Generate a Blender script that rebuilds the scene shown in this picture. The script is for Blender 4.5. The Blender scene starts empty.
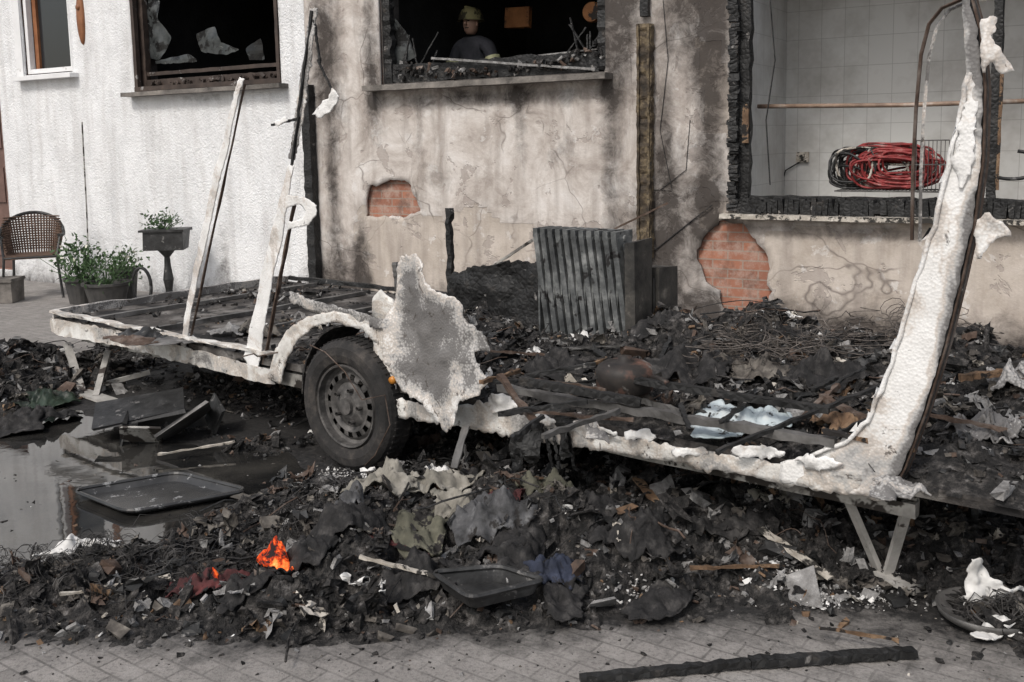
import bpy, math, random
import numpy as np
from mathutils import Vector, Matrix, Euler
random.seed(7); rng=np.random.default_rng(7)
scene=bpy.context.scene
# ------------------------------------------------------------ camera (survey)
F=1024*35/36; PITCH=math.radians(7); ROLL=.02; SH=79.; HC=1.67
fw=np.array([0,math.cos(PITCH),-math.sin(PITCH)]); r0=np.array([1.,0,0]); u0=np.array([0,math.sin(PITCH),math.cos(PITCH)])
Rr=math.cos(ROLL)*r0-math.sin(ROLL)*u0; Uu=math.sin(ROLL)*r0+math.cos(ROLL)*u0
CAM=np.array([0,0,HC])
cd=bpy.data.cameras.new("camera"); cam=bpy.data.objects.new("camera",cd); scene.collection.objects.link(cam)
cd.lens=35; cd.sensor_width=36; cd.shift_y=-SH/1024; cd.clip_end=2000
m=Matrix.Identity(4)
for i in range(3):
    m[i][0]=Rr[i]; m[i][1]=Uu[i]; m[i][2]=-fw[i]; m[i][3]=CAM[i]
cam.matrix_world=m; scene.camera=cam
def ray(px,py): return (px-512)/F*Rr+(341-py-SH)/F*Uu+fw
def atz(px,py,z=0.):
    d=ray(px,py); return CAM+d*((z-HC)/d[2])
class Frame:
    def __init__(s,o,th):
        s.o=np.array([o[0],o[1],0.]); s.th=th
        s.x=np.array([math.cos(th),math.sin(th),0]); s.y=np.array([-math.sin(th),math.cos(th),0])
    def w(s,x,y,z): return s.o+s.x*x+s.y*y+np.array([0,0,z])
    def loc(s,p):
        d=np.asarray(p)-s.o; return np.array([d@s.x,d@s.y,d[2]])
    def pt(s,px,py,t=0.):
        d=ray(px,py); k=((s.o+s.y*t-CAM)@s.y)/(d@s.y); return s.loc(CAM+d*k)
    def sz(s,px,py,t=0.):
        p=s.pt(px,py,t); return np.array([p[0],p[2]])
A=atz(50,322,.45); B=atz(880,490,.45)
CAR=Frame(A,math.atan2(B[1]-A[1],B[0]-A[0])); CL=float(np.linalg.norm((B-A)[:2]))
WALL=Frame((0,8.95),math.atan(-.6))
# ------------------------------------------------------------ noise
def vn(P,seed=0):
    P=np.asarray(P,float)
    if P.shape[1]==2: P=np.c_[P,np.zeros(len(P))]
    i=np.floor(P).astype(np.int64); f=P-i; f=f*f*(3-2*f)
    def h(a,b,c):
        n=(a*374761393+b*668265263+c*1274126177+seed*69069+12345)&0xffffffff
        n=((n^(n>>13))*1103515245)&0xffffffff; n=n^(n>>16); n=(n*2654435)&0xffffffff; n=n^(n>>15)
        return (n&0xffff)/65535.
    r=0
    for dx in (0,1):
        for dy in (0,1):
            for dz in (0,1):
                w=(f[:,0] if dx else 1-f[:,0])*(f[:,1] if dy else 1-f[:,1])*(f[:,2] if dz else 1-f[:,2])
                r=r+w*h(i[:,0]+dx,i[:,1]+dy,i[:,2]+dz)
    return r*2-1
def fbm(P,o=4,seed=0):
    P=np.asarray(P,float); r=0;a=1.;t=0
    for k in range(o): r=r+a*vn(P*(2.03**k)+k*7.3,seed+k); t+=a; a*=.5
    return r/t*1.5
# ------------------------------------------------------------ materials
class N:
    def __init__(s,name):
        s.m=bpy.data.materials.new(name); s.m.use_nodes=True; s.t=s.m.node_tree; s.n=s.t.nodes; s.l=s.t.links
        s.b=s.n["Principled BSDF"]; s.tc=s.n.new("ShaderNodeTexCoord"); s.vec=s.tc.outputs["Object"]
    def link(s,a,b): s.l.new(a,b)
    def noise(s,scale,detail=4,rough=.6,dist=0,vec=None):
        x=s.n.new("ShaderNodeTexNoise"); x.inputs["Scale"].default_value=scale; x.inputs["Detail"].default_value=min(detail,5)
        x.inputs["Roughness"].default_value=rough; x.inputs["Distortion"].default_value=dist; s.link(vec or s.vec,x.inputs["Vector"]); return x.outputs["Fac"]
    def vor(s,scale,feature='F1',vec=None,rand=1):
        x=s.n.new("ShaderNodeTexVoronoi"); x.feature=feature; x.inputs["Scale"].default_value=scale; x.inputs["Randomness"].default_value=rand
        s.link(vec or s.vec,x.inputs["Vector"]); return x.outputs["Distance"]
    def ramp(s,f,pts):
        x=s.n.new("ShaderNodeValToRGB"); e=x.color_ramp.elements
        while len(e)<len(pts): e.new(.5)
        for k,(p,c) in enumerate(pts):
            e[k].position=p; c=(c,c,c) if isinstance(c,(int,float)) else c; e[k].color=(*c,1)
        s.link(f,x.inputs[0]); return x.outputs[0]
    def mix(s,f,a,b,bt='MIX'):
        x=s.n.new("ShaderNodeMix"); x.data_type='RGBA'; x.blend_type=bt; x.clamp_factor=True
        for v,i in ((f,x.inputs[0]),(a,x.inputs[6]),(b,x.inputs[7])):
            if isinstance(v,(int,float)): i.default_value=v if i is x.inputs[0] else (v,v,v,1)
            elif isinstance(v,tuple): i.default_value=(*v,1)
            else: s.link(v,i)
        return x.outputs[2]
    def math(s,op,a,b=0.):
        x=s.n.new("ShaderNodeMath"); x.operation=op
        for v,i in ((a,x.inputs[0]),(b,x.inputs[1])):
            if isinstance(v,(int,float)): i.default_value=v
            else: s.link(v,i)
        return x.outputs[0]
    def bump(s,h,st,dist=.01,prev=None):
        x=s.n.new("ShaderNodeBump"); x.inputs["Strength"].default_value=st; x.inputs["Distance"].default_value=dist
        s.link(h,x.inputs["Height"]); 
        if prev: s.link(prev,x.inputs["Normal"])
        return x.outputs[0]
    def attr(s,name):
        x=s.n.new("ShaderNodeAttribute"); x.attribute_name=name; y=s.n.new("ShaderNodeSeparateColor"); s.link(x.outputs["Color"],y.inputs[0]); return y.outputs
    def out(s,col=None,rough=None,bump=None,metal=0,spec=None):
        for v,k in ((col,"Base Color"),(rough,"Roughness"),(bump,"Normal"),(metal,"Metallic"),(spec,"Specular IOR Level")):
            if v is None: continue
            if isinstance(v,(int,float)): s.b.inputs[k].default_value=v if k!="Base Color" else (v,v,v,1)
            elif isinstance(v,tuple): s.b.inputs[k].default_value=(*v,1)
            else: s.link(v,s.b.inputs[k])
        return s.m
def pmat(name,ramp,scale=5,rough=.8,bump=.5,bscale=40,bd=.01,metal=0,spots=None,vor=0,spec=.35,dist=0):
    n=N(name); c=n.ramp(n.noise(scale,4,.65,dist),ramp)
    if spots:
        for (col,sc,th) in spots:
            k=n.ramp(n.noise(sc,4,.7,.3),[(th,0.),(min(th+.05,1),1.)]); c=n.mix(k,c,col)
    h=n.noise(bscale,2,.7) if not vor else n.vor(vor,'DISTANCE_TO_EDGE')
    b=n.bump(h,bump if not vor else .8,bd)
    return n.out(c,rough,b,metal,spec)
char=pmat("char",[(.28,.005),(.48,(.018,.017,.0165)),(.6,(.052,.048,.045)),(.75,(.17,.16,.155))],26,.85,1,70,.012,spec=.3)
charwood=pmat("charred_wood",[(.3,.006),(.6,.022),(.8,(.07,.06,.052))],8,.6,.8,60,.012,vor=28,spots=[((.2,.19,.18),9,.66)])
ash=pmat("ash",[(.3,(.10,.095,.09)),(.6,(.26,.255,.25)),(.8,(.48,.47,.46))],18,.95,.8,60,.01)
brownwood=pmat("scorched_wood",[(.3,(.03,.02,.013)),(.5,(.14,.085,.05)),(.75,(.34,.24,.15))],9,.8,.6,50,.006,spots=[((.015,.013,.012),9,.52)])
cream=pmat("cream_scrap",[(.3,(.25,.22,.18)),(.7,(.6,.56,.5))],14,.8,.4,40,.006,spots=[((.03,.028,.025),11,.5)])
rust=pmat("rusted_metal",[(.3,(.03,.022,.018)),(.5,(.09,.06,.045)),(.75,(.2,.17,.15))],12,.75,.5,60,.004,metal=.2)
white=pmat("melted_plastic",[(.3,(.45,.44,.42)),(.6,(.72,.71,.69))],9,.6,.4,25,.008,spots=[((.05,.047,.045),7,.56)])
blackpl=pmat("black_plastic",[(.3,.010),(.6,.035),(.8,.09)],9,.45,.4,30,.006,spots=[((.14,.135,.13),14,.62)])
fabr=pmat("singed_fabric",[(.3,(.03,.027,.024)),(.5,(.09,.08,.07)),(.75,(.24,.22,.19))],12,.9,.5,80,.004,spots=[((.015,.014,.013),9,.54)])
steel=pmat("sooty_steel",[(.3,(.05,.048,.045)),(.6,(.16,.155,.15)),(.8,(.3,.29,.28))],7,.55,.4,60,.004,metal=.4)
rimm=pmat("burnt_rim_steel",[(.3,(.03,.029,.028)),(.55,(.095,.09,.086)),(.75,(.2,.19,.18))],14,.65,.4,60,.003,metal=.2)
galv=pmat("galvanised_steel",[(.3,(.14,.13,.12)),(.6,(.42,.41,.38))],7,.5,.3,50,.003,metal=.3,spots=[((.035,.03,.026),6,.5)])
darkbrown=pmat("dark_brown_paint",[(.3,(.025,.018,.015)),(.7,(.075,.055,.045))],5,.6,.3,40,.004,spots=[((.25,.24,.23),8,.62)])
def alu(name,soot,base=(.50,.485,.46),top=(.72,.71,.69),stip=.16,aw=.22,fs=3.4,k2t=.585):
    n=N(name)
    c=n.ramp(n.noise(7,5,.7),[(.3,base),(.62,top)])
    nz=n.noise(fs,5,.66,.6); at=n.attr("m")
    v=n.vor(95,'F1')
    f=n.math('ADD',n.math('ADD',nz,n.math('MULTIPLY',v,stip)),n.math('MULTIPLY',at[0],aw))
    c=n.mix(n.math('MULTIPLY',n.ramp(f,[(soot-.05,0.),(soot+.02,.8),(soot+.1,0.)]),.55),c,(.34,.24,.16))
    st=n.ramp(f,[(soot,0.),(soot+.17,1.)]); c=n.mix(n.math('MULTIPLY',st,.9),c,(.095,.09,.088))
    k2=n.ramp(n.noise(11,5,.75,.5),[(k2t,0.),(k2t+.045,1.)]); c=n.mix(n.math('MULTIPLY',k2,.85),c,(.06,.05,.043))
    b=n.bump(v,.6,.003); 
    return n.out(c,.62,b,.0,.35)
aluw=alu("embossed_aluminium",.60,(.58,.57,.55),(.76,.755,.74),.07,.26,2.6,.63); aluS=alu("sooty_aluminium",.45); aluP=alu("stippled_aluminium",.60); aluR=alu("rail_aluminium",.535,(.42,.40,.37),(.72,.71,.68),.08,.22,4.5,.60)
# ------------------------------------------------------------ mesh helpers
def mk(name,V,Fs,mats,mi=None,parent=None,frame=None,smooth=False,solid=0,cols=None,loc=None,sub=0):
    V=np.asarray(V,float).reshape(-1,3); me=bpy.data.meshes.new(name); ob=bpy.data.objects.new(name,me); scene.collection.objects.link(ob)
    if parent is not None: ob.parent=parent
    elif frame is not None: ob.location=frame.o; ob.rotation_euler=(0,0,frame.th)
    else:
        o=np.array([V[:,0].mean(),V[:,1].mean(),V[:,2].min()]) if loc is None else np.array(loc,float)
        V=V-o; ob.location=o
    me.from_pydata(V.tolist(),[],Fs.tolist() if isinstance(Fs,np.ndarray) else Fs)
    if not isinstance(mats,(list,tuple)): mats=[mats]
    for x in mats: me.materials.append(x)
    if mi is not None: me.polygons.foreach_set("material_index",np.asarray(mi,dtype=np.int32))
    if smooth: me.polygons.foreach_set("use_smooth",np.ones(len(me.polygons),dtype=bool))
    if cols is not None:
        a=me.color_attributes.new("m",'FLOAT_COLOR','POINT'); a.data.foreach_set("color",np.asarray(cols,dtype=np.float32).ravel())
    me.update()
    if solid: 
        md=ob.modifiers.new("s",'SOLIDIFY'); md.thickness=solid; md.offset=0
    return ob
def empty(name,frame=None,loc=(0,0,0),rz=0):
    e=bpy.data.objects.new(name,None); scene.collection.objects.link(e)
    if frame: e.location=frame.o; e.rotation_euler=(0,0,frame.th)
    else: e.location=loc; e.rotation_euler=(0,0,rz)
    e.empty_display_size=.2; return e
def unit(v): v=np.asarray(v,float); return v/(np.linalg.norm(v)+1e-12)
CUBE=np.array([[x,y,z] for x in(-.5,.5) for y in(-.5,.5) for z in(-.5,.5)])
CF=np.array([[0,1,3,2],[4,6,7,5],[0,4,5,1],[2,3,7,6],[0,2,6,4],[1,5,7,3]])
class MB:
    def __init__(s): s.V=[];s.F=[];s.M=[];s.n=0
    def add(s,V,Fs,m=0):
        V=np.asarray(V,float).reshape(-1,3); s.V.append(V); s.F+= [[int(i)+s.n for i in f] for f in Fs]; s.M+=[m]*len(Fs); s.n+=len(V)
    def box(s,c,size,R=None,m=0,j=0):
        v=CUBE*np.array(size); 
        if j: v=v+rng.normal(0,j,v.shape)
        if R is not None: v=v@np.asarray(R).T
        s.add(v+np.array(c),CF,m)
    def tube(s,P,r,n=6,m=0,caps=True,flat=1.):
        P=np.asarray(P,float); k=len(P); r=np.broadcast_to(np.asarray(r,float),(k,))
        T=np.gradient(P,axis=0); T/= (np.linalg.norm(T,axis=1)[:,None]+1e-12)
        up=np.array([0,0,1.]) if abs(T[0][2])<.9 else np.array([1.,0,0])
        a=unit(np.cross(up,T[0])); V=[]
        for i in range(k):
            a=unit(a-T[i]*(a@T[i])); b=np.cross(T[i],a)
            for q in range(n):
                an=2*math.pi*q/n; V.append(P[i]+r[i]*(math.cos(an)*a+math.sin(an)*b*flat))
        Fs=[[i*n+q,i*n+(q+1)%n,(i+1)*n+(q+1)%n,(i+1)*n+q] for i in range(k-1) for q in range(n)]
        if caps: Fs+=[list(range(n))[::-1],[(k-1)*n+q for q in range(n)]]
        s.add(V,Fs,m)
    def plank(s,p0,p1,w,h,m=0,rough=.0,seg=10,up=(0,0,1),bend=0):
        p0=np.asarray(p0,float);p1=np.asarray(p1,float);T=unit(p1-p0)
        up=np.array(up,float)
        if abs(T@up)>.95: up=np.array([0,1.,0])
        a=unit(np.cross(up,T)); b=np.cross(T,a); V=[]
        for i in range(seg+1):
            k=i/seg; c=p0+(p1-p0)*k+b*bend*math.sin(math.pi*k)+rng.normal(0,rough,3)*.4
            ww=w*(1+rng.normal(0,rough/max(w,.001)*.5)); hh=h*(1+rng.normal(0,rough/max(h,.001)*.5))
            for x,y in((-.5,-.5),(.5,-.5),(.5,.5),(-.5,.5)):
                V.append(c+a*x*ww+b*y*hh+rng.normal(0,rough*.3,3))
        Fs=[[i*4+q,i*4+(q+1)%4,(i+1)*4+(q+1)%4,(i+1)*4+q] for i in range(seg) for q in range(4)]+[[3,2,1,0],[seg*4+q for q in range(4)]]
        s.add(V,Fs,m)
    def lathe(s,prof,n=32,c=(0,0,0),axis='z',m=0,skip=None,sx=1,sy=1):
        V=[];Fs=[]
        for (r,h) in prof:
            for q in range(n):
                an=2*math.pi*q/n; x,y=r*math.cos(an)*sx,r*math.sin(an)*sy
                V.append((x,y,h) if axis=='z' else (x,h,y))
        for i in range(len(prof)-1):
            for q in range(n):
                if skip and skip(i,q): continue
                Fs.append([i*n+q,i*n+(q+1)%n,(i+1)*n+(q+1)%n,(i+1)*n+q])
        s.add(np.array(V)+np.array(c),Fs,m)
    def obj(s,name,mats,**k):
        if not s.V: return None
        return mk(name,np.vstack(s.V),s.F,mats,mi=s.M,**k)
def inside(P,poly):
    x,y=P[:,0],P[:,1]; r=np.zeros(len(P),bool); n=len(poly)
    for i in range(n):
        x0,y0=poly[i];x1,y1=poly[(i+1)%n]
        if y0==y1: continue
        c=((y0>y)!=(y1>y))&(x<(x1-x0)*(y-y0)/(y1-y0)+x0); r^=c
    return r
def nearest(P,polys):
    best=np.full(len(P),1e9); Q=P.copy()
    for poly in polys:
        n=len(poly)
        for i in range(n):
            a=np.asarray(poly[i]);b=np.asarray(poly[(i+1)%n]);d=b-a;L=d@d
            if L==0: continue
            t=np.clip(((P-a)@d)/L,0,1); q=a+t[:,None]*d; ds=np.linalg.norm(P-q,axis=1); k=ds<best; best[k]=ds[k]; Q[k]=q[k]
    return Q,best
def rag(poly,step,amp,seed=0):
    r=np.random.default_rng(seed); o=[]; n=len(poly)
    for i in range(n):
        a=np.asarray(poly[i],float);b=np.asarray(poly[(i+1)%n],float);L=np.linalg.norm(b-a);k=max(1,int(L/step))
        for j in range(k): o.append(a+(b-a)*j/k+r.normal(0,amp,2))
    return o
def gridpoly(poly,h,holes=()):
    P=np.array(poly); lo=P.min(0)-h*.5; hi=P.max(0)+h*.5
    nx=max(2,int((hi[0]-lo[0])/h)+2); ny=max(2,int((hi[1]-lo[1])/h)+2)
    gx=lo[0]+np.arange(nx)*h; gy=lo[1]+np.arange(ny)*h
    V=np.stack(np.meshgrid(gx,gy,indexing='ij'),-1).reshape(-1,2)
    I,J=np.meshgrid(np.arange(nx-1),np.arange(ny-1),indexing='ij'); I=I.ravel();J=J.ravel()
    q=np.c_[I*ny+J,(I+1)*ny+J,(I+1)*ny+J+1,I*ny+J+1]
    c=V[q].mean(1); k=inside(c,poly)
    for hh in holes: k&=~inside(c,hh)
    kept=q[k]
    uk=np.zeros(len(V),int); np.add.at(uk,kept.ravel(),1)
    bd=(uk>0)&(uk<4)
    Q,ds=nearest(V[bd],[poly]+list(holes)); ok=ds<h*1.1
    idx=np.where(bd)[0][ok]; V[idx]=Q[ok]
    used=np.where(uk>0)[0]; mp=-np.ones(len(V),int); mp[used]=np.arange(len(used))
    return V[used],mp[kept]
# ------------------------------------------------------------ world, sun
w=bpy.data.worlds.new("World"); scene.world=w; w.use_nodes=True; nt=w.node_tree
sk=nt.nodes.new("ShaderNodeTexSky"); sk.sky_type='NISHITA'; sk.sun_disc=False
EL=math.radians(48); AZ=math.radians(215)
sk.sun_elevation=EL; sk.sun_rotation=AZ; sk.dust_density=4; sk.air_density=1.2
hs=nt.nodes.new("ShaderNodeHueSaturation"); hs.inputs["Saturation"].default_value=.6
nt.links.new(sk.outputs[0],hs.inputs["Color"]); nt.links.new(hs.outputs[0],nt.nodes["Background"].inputs[0]); nt.nodes["Background"].inputs[1].default_value=.15
sd=bpy.data.lights.new("sun",'SUN'); sd.energy=1.7; sd.angle=math.radians(12); sd.color=(1,.965,.92); so=bpy.data.objects.new("sun",sd); scene.collection.objects.link(so)
sdir=Vector((math.sin(AZ)*math.cos(EL),math.cos(AZ)*math.cos(EL),math.sin(EL)))
so.rotation_euler=sdir.to_track_quat('Z','Y').to_euler(); so.location=(-5,-5,12)
scene.view_settings.view_transform='Standard'; scene.view_settings.look='None'; scene.view_settings.exposure=0
# ------------------------------------------------------------ ground debris height
G=[(20,592,.28,.04),(90,590,.3,.055),(170,584,.32,.07),(270,574,.36,.10),(370,562,.36,.14),(470,552,.38,.18),(550,558,.34,.14),(620,572,.26,.07),(690,582,.2,.03),
   (300,600,.22,.05),(400,596,.22,.06),(500,594,.22,.05),(600,515,.4,.08),(700,520,.45,.06),(800,535,.4,.04),(455,500,.36,.12),(380,520,.3,.09),(900,535,.4,.03),(980,550,.35,.05),
   (20,385,.5,.2),(-40,400,.5,.2),(190,432,.22,.05),(260,450,.2,.05),(250,525,.2,.05),(300,500,.3,.07),(230,385,.5,.04),(160,350,.7,.04),(1010,600,.25,.04),(1060,500,.6,.12),(640,550,.35,.07),(740,565,.25,.03)]
GC=[(atz(a,b)[:2],r,h) for a,b,r,h in G]
under=[CAR.w(s,t,0)[:2] for s,t in((2.2,1.2),(3.4,1.),(4.4,.9),(5.4,.9),(6.3,.9))]
GC+= [(u,.75,.06) for u in under]
HOLE=[(atz(a,b)[:2],r,h) for a,b,r,h in [(60,475,.42,.3),(150,500,.28,.25),(30,440,.5,.3),(40,505,.3,.2),(160,490,.3,.25),(220,480,.2,.1),(90,440,.3,.15),(345,466,.24,.14),(-60,470,.6,.3)]]
def hg(P):
    P=np.asarray(P,float)[:,:2]; h=np.zeros(len(P))
    for c,r,a in GC: h+=a*np.exp(-((P-c)**2).sum(1)/r**2)
    for c,r,a in HOLE: h-=a*np.exp(-((P-c)**2).sum(1)/r**2)
    n1=fbm(P*3.,4,3); n2=fbm(P*11,4,11); n3=fbm(P*40,2,17)
    return h*(.85+.55*n1)-.020+np.clip(h,0,.08)*(.7*n2+.35*n3)
def hgc(x,y): return max(0.,float(hg(np.array([[x,y]]))[0]))
# ------------------------------------------------------------ ground
gx=np.unique(np.r_[np.linspace(-400,-9,12),np.arange(-9,7,.1),np.linspace(7,400,12)]); gy=np.unique(np.r_[np.linspace(-400,1,12),np.arange(1,14,.1),np.linspace(14,400,10)])
V=np.stack(np.meshgrid(gx,gy,indexing='ij'),-1).reshape(-1,2); nx,ny=len(gx),len(gy)
I,J=np.meshgrid(np.arange(nx-1),np.arange(ny-1),indexing='ij');I=I.ravel();J=J.ravel()
q=np.c_[I*ny+J,(I+1)*ny+J,(I+1)*ny+J+1,I*ny+J+1]
s=np.zeros(len(V))
for c,r,a in GC: s+=min(1,a*9)*np.exp(-((V-c)**2).sum(1)/(r*1.25)**2)
for c,r,a in HOLE[:5]: s+=.5*np.exp(-((V-c)**2).sum(1)/(r*1.2)**2)
for x,y,r in((250,420,.5),(300,445,.5),(180,400,.6),(120,370,.6),(60,400,.6),(420,470,.5),(345,470,.5),(250,470,.4),(100,440,.5),(560,470,.6),(700,490,.6),(820,510,.5)): s+=.9*np.exp(-((V-atz(x,y)[:2])**2).sum(1)/r**2)
s=np.clip(s,0,1)
n=N("paving"); 
mp=n.n.new("ShaderNodeMapping"); mp.inputs["Rotation"].default_value=(0,0,.62); n.link(n.vec,mp.inputs[0])
br=n.n.new("ShaderNodeTexBrick"); n.link(mp.outputs[0],br.inputs["Vector"]); br.inputs["Scale"].default_value=1; br.inputs["Brick Width"].default_value=.16; br.inputs["Row Height"].default_value=.08
br.inputs["Mortar Size"].default_value=.006; br.inputs["Mortar Smooth"].default_value=.6; br.inputs["Color1"].default_value=(.28,.262,.245,1); br.inputs["Color2"].default_value=(.205,.192,.18,1); br.inputs["Mortar"].default_value=(.10,.093,.087,1)
c=n.mix(n.ramp(n.noise(2.2,5,.75),[(.35,.1),(.65,.7)]),br.outputs["Color"],(.21,.196,.184))
c=n.mix(n.ramp(n.noise(70,3,.7),[(.5,0.),(.68,.6)]),c,(.06,.056,.053))
c=n.mix(n.ramp(n.noise(7,5,.8),[(.48,0.),(.72,.6)]),c,(.36,.34,.32))
at=n.attr("m"); sm=n.math('ADD',at[0],n.math('MULTIPLY',n.math('SUBTRACT',n.noise(5,5,.8),.5),1.3))
sm=n.ramp(sm,[(.15,0.),(.6,1.)]); c=n.mix(sm,c,n.ramp(n.noise(30,4,.7),[(.35,.010),(.6,(.032,.030,.029)),(.75,(.10,.095,.09))]))
b=n.bump(br.outputs["Fac"],-.5,.005); b=n.bump(n.noise(90,3,.7),.6,.006,b)
rr=n.ramp(n.noise(3,3),[(.35,.6),(.65,.9)])
mk("ground",np.c_[V,np.zeros(len(V))],q,n.out(c,rr,b,0,.35),cols=np.c_[s,s*0,s*0,s*0+1],loc=(0,0,0))
pp=[atz(a,b)[:2] for a,b in((-160,395),(60,405),(150,440),(290,455),(330,500),(270,535),(100,560),(-200,580))]
pv,pf=gridpoly(rag(pp,.1,.02,2),.06)
n=N("puddle_water"); nb=n.bump(n.noise(9,3,.5),.05,.01)
c=n.ramp(n.noise(2.5,4),[(.4,(.012,.012,.012)),(.7,(.05,.047,.042))])
mk("puddle",np.c_[pv,np.full(len(pv),.006)],pf,n.out(c,.03,nb,0,.9))
# ------------------------------------------------------------ debris mass builder
def rotm(n,tilt):
    a=rng.uniform(0,2*math.pi,n); b=rng.normal(0,tilt,n); c=rng.normal(0,tilt,n)
    def R(ax,t):
        M=np.zeros((n,3,3)); M[:,ax,ax]=1; i,j=[k for k in range(3) if k!=ax]; M[:,i,i]=np.cos(t);M[:,j,j]=np.cos(t);M[:,i,j]=-np.sin(t);M[:,j,i]=np.sin(t); return M
    return R(2,a)@R(0,b)@R(1,c)
def shards(pos,size,tilt=.5,jit=.25):
    n=len(pos); v=CUBE[None]+rng.normal(0,jit*.5,(n,8,3)); v=v*size[:,None,:]; R=rotm(n,tilt); v=np.einsum('nij,nkj->nki',R,v)+pos[:,None,:]
    f=(CF[None]+np.arange(n)[:,None,None]*8).reshape(-1,4); return v.reshape(-1,3),f
def sheetlets(mb,pos,size,mats,seed=0):
    n=8; u,v=np.meshgrid(np.linspace(-.5,.5,n),np.linspace(-.5,.5,n),indexing='ij')
    Fs=[[i*n+j,(i+1)*n+j,(i+1)*n+j+1,i*n+j+1] for i in range(n-1) for j in range(n-1)]
    for k in range(len(pos)):
        P=np.c_[u.ravel()*size[k],v.ravel()*size[k]*rng.uniform(.3,1),np.zeros(n*n)]
        P[:,2]=rng.normal(0,.6)*size[k]*(u.ravel()**2)*1.8+fbm(P*4.5/size[k]+k*3.1,3,k)*size[k]*.3
        P[:,:2]+=np.c_[fbm(P*4/size[k]+k,2,k+5),fbm(P*4/size[k]-k,2,k+9)]*size[k]*.28
        R=rotm(1,.5)[0]; P=P@R.T+pos[k]
        ff=[f for f in Fs if rng.random()>.12]
        mb.add(P,ff,mats[k])
DM=[char,charwood,ash,brownwood,cream,rust,white,blackpl,fabr]
def pick(n,p): return rng.choice(len(DM),n,p=np.array(p)/sum(p))
def mass(name,hf,bbox,step,ncnt,frame=None,zbase=0.,prob=(60,12,14,5,1.5,7,.6,8,12),sf=1.,lo=-.012):
    x0,x1,y0,y1=bbox; gx=np.arange(x0,x1,step);gy=np.arange(y0,y1,step)
    V=np.stack(np.meshgrid(gx,gy,indexing='ij'),-1).reshape(-1,2); h=hf(V); nx,ny=len(gx),len(gy)
    I,J=np.meshgrid(np.arange(nx-1),np.arange(ny-1),indexing='ij');I=I.ravel();J=J.ravel(); q=np.c_[I*ny+J,(I+1)*ny+J,(I+1)*ny+J+1,I*ny+J+1]
    k=(h[q].max(1)>0.0); q=q[k]; used=np.unique(q); mpn=-np.ones(len(V),int); mpn[used]=np.arange(len(used))
    allV=[np.c_[V[used],zbase+np.maximum(h[used],-.01)]]; allF=[mpn[q]]; allM=[np.zeros(len(q),int)]; nn=len(used)
    def sample(n,lo):
        out=[]
        while len(out)<n:
            P=rng.uniform((x0,y0),(x1,y1),(n*3,2)); hh=hf(P); kk=hh>lo+rng.uniform(0,.04,len(P)); out+=list(np.c_[P[kk],hh[kk]])
        return np.array(out[:n])
    for cnt,smin,smax,fl in ((ncnt,.007,.028,.45),(ncnt//6,.025,.07,.3),(ncnt//45,.06,.15,.2)):
        P=sample(cnt,lo); sz=rng.uniform(smin,smax,cnt)*sf; S=np.c_[sz,sz*rng.uniform(.15,.8,cnt),sz*fl*rng.uniform(.3,1.6,cnt)]
        P[:,2]=zbase+np.maximum(P[:,2],0)+sz*.12
        v,f=shards(P,S,.6); allV.append(v); allF.append(f+nn); nn+=len(v); allM.append(np.repeat(pick(cnt,prob),6))
    ob=mk(name,np.vstack(allV),np.vstack(allF),DM,mi=np.concatenate(allM),frame=frame,loc=None if frame else (0,0,0))
    mb=MB(); c2=ncnt//13; P=sample(c2,0.); P[:,2]+=zbase+.015; sheetlets(mb,P,rng.uniform(.03,.13,c2)*sf,pick(c2,(48,3,16,2,2.5,6,1.6,10,16)))
    c3=ncnt//60; P=sample(c3,0.)
    for p in P:
        L=rng.uniform(.1,.4)*sf; a=rng.uniform(0,6.28); n=8; u=np.linspace(0,1,n); path=np.c_[p[0]+L*u*math.cos(a),p[1]+L*u*math.sin(a),zbase+p[2]+.015+.06*L*np.sin(u*3)]
        path+=fbm(path*9+p[0]*10,2,int(abs(p[0])*100))[:,None]*.03; mb.tube(path,rng.uniform(.0015,.005),4,int(rng.choice([0,0,5,1])))
    mb.obj("loose_scraps",DM,parent=ob); 
    return ob
mass("burnt_debris",hg,(-6.5,4.2,2.7,10.),.022,15000)
n_=6500; P=np.c_[rng.uniform(-3,3.5,n_),2.7+rng.uniform(0,1,n_)**.6*2.5]; H=np.maximum(hg(P),0)
sz=rng.uniform(.002,.009,n_)*rng.choice([1,1,1,1,1,1,1,2,3],n_); v,f=shards(np.c_[P,H+sz*.1],np.c_[sz,sz*.7,sz*.35],.3); mk("ash_crumbs",v,f,DM,mi=np.repeat(pick(n_,(70,5,10,2,2,3,1.,3,6)),6),loc=(0,0,0))
def hcar(P):
    s,t=P[:,0],P[:,1]
    k=np.clip((s-2.3)/.5,0,1); base=-.012+.07*k
    def g(a,b,r,h): return h*np.exp(-((s-a)**2+(t-b)**2)/r**2)
    h=base+g(3.0,1.0,.3,.08)+g(4.3,1.35,.4,.07)+g(3.9,.6,.3,.05)+g(4.8,1.1,.45,.11)+g(4.9,1.6,.4,.09)+g(1.9,.8,.25,.04)+g(.7,1.5,.3,.035)+g(5.8,1.4,.5,.13)+g(4.4,.9,.2,.07)
    h=h*(1+.6*fbm(P*4,4,5))+(.030*fbm(P*13,3,9)+.013*fbm(P*42,2,6))*(.35+.65*k)
    e=np.minimum(np.minimum(t-.02,2.1-t),np.minimum(s-.05,CL+.5-s)); return np.where(e<0,-.1,h*np.clip(e/.2,.05,1))-.004
mass("burnt_debris",hcar,(0.03,CL+.55,.0,2.12),.025,8000,frame=CAR,zbase=.487,prob=(58,16,13,5,2.,6,1.,6,12),lo=-.016)
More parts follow.
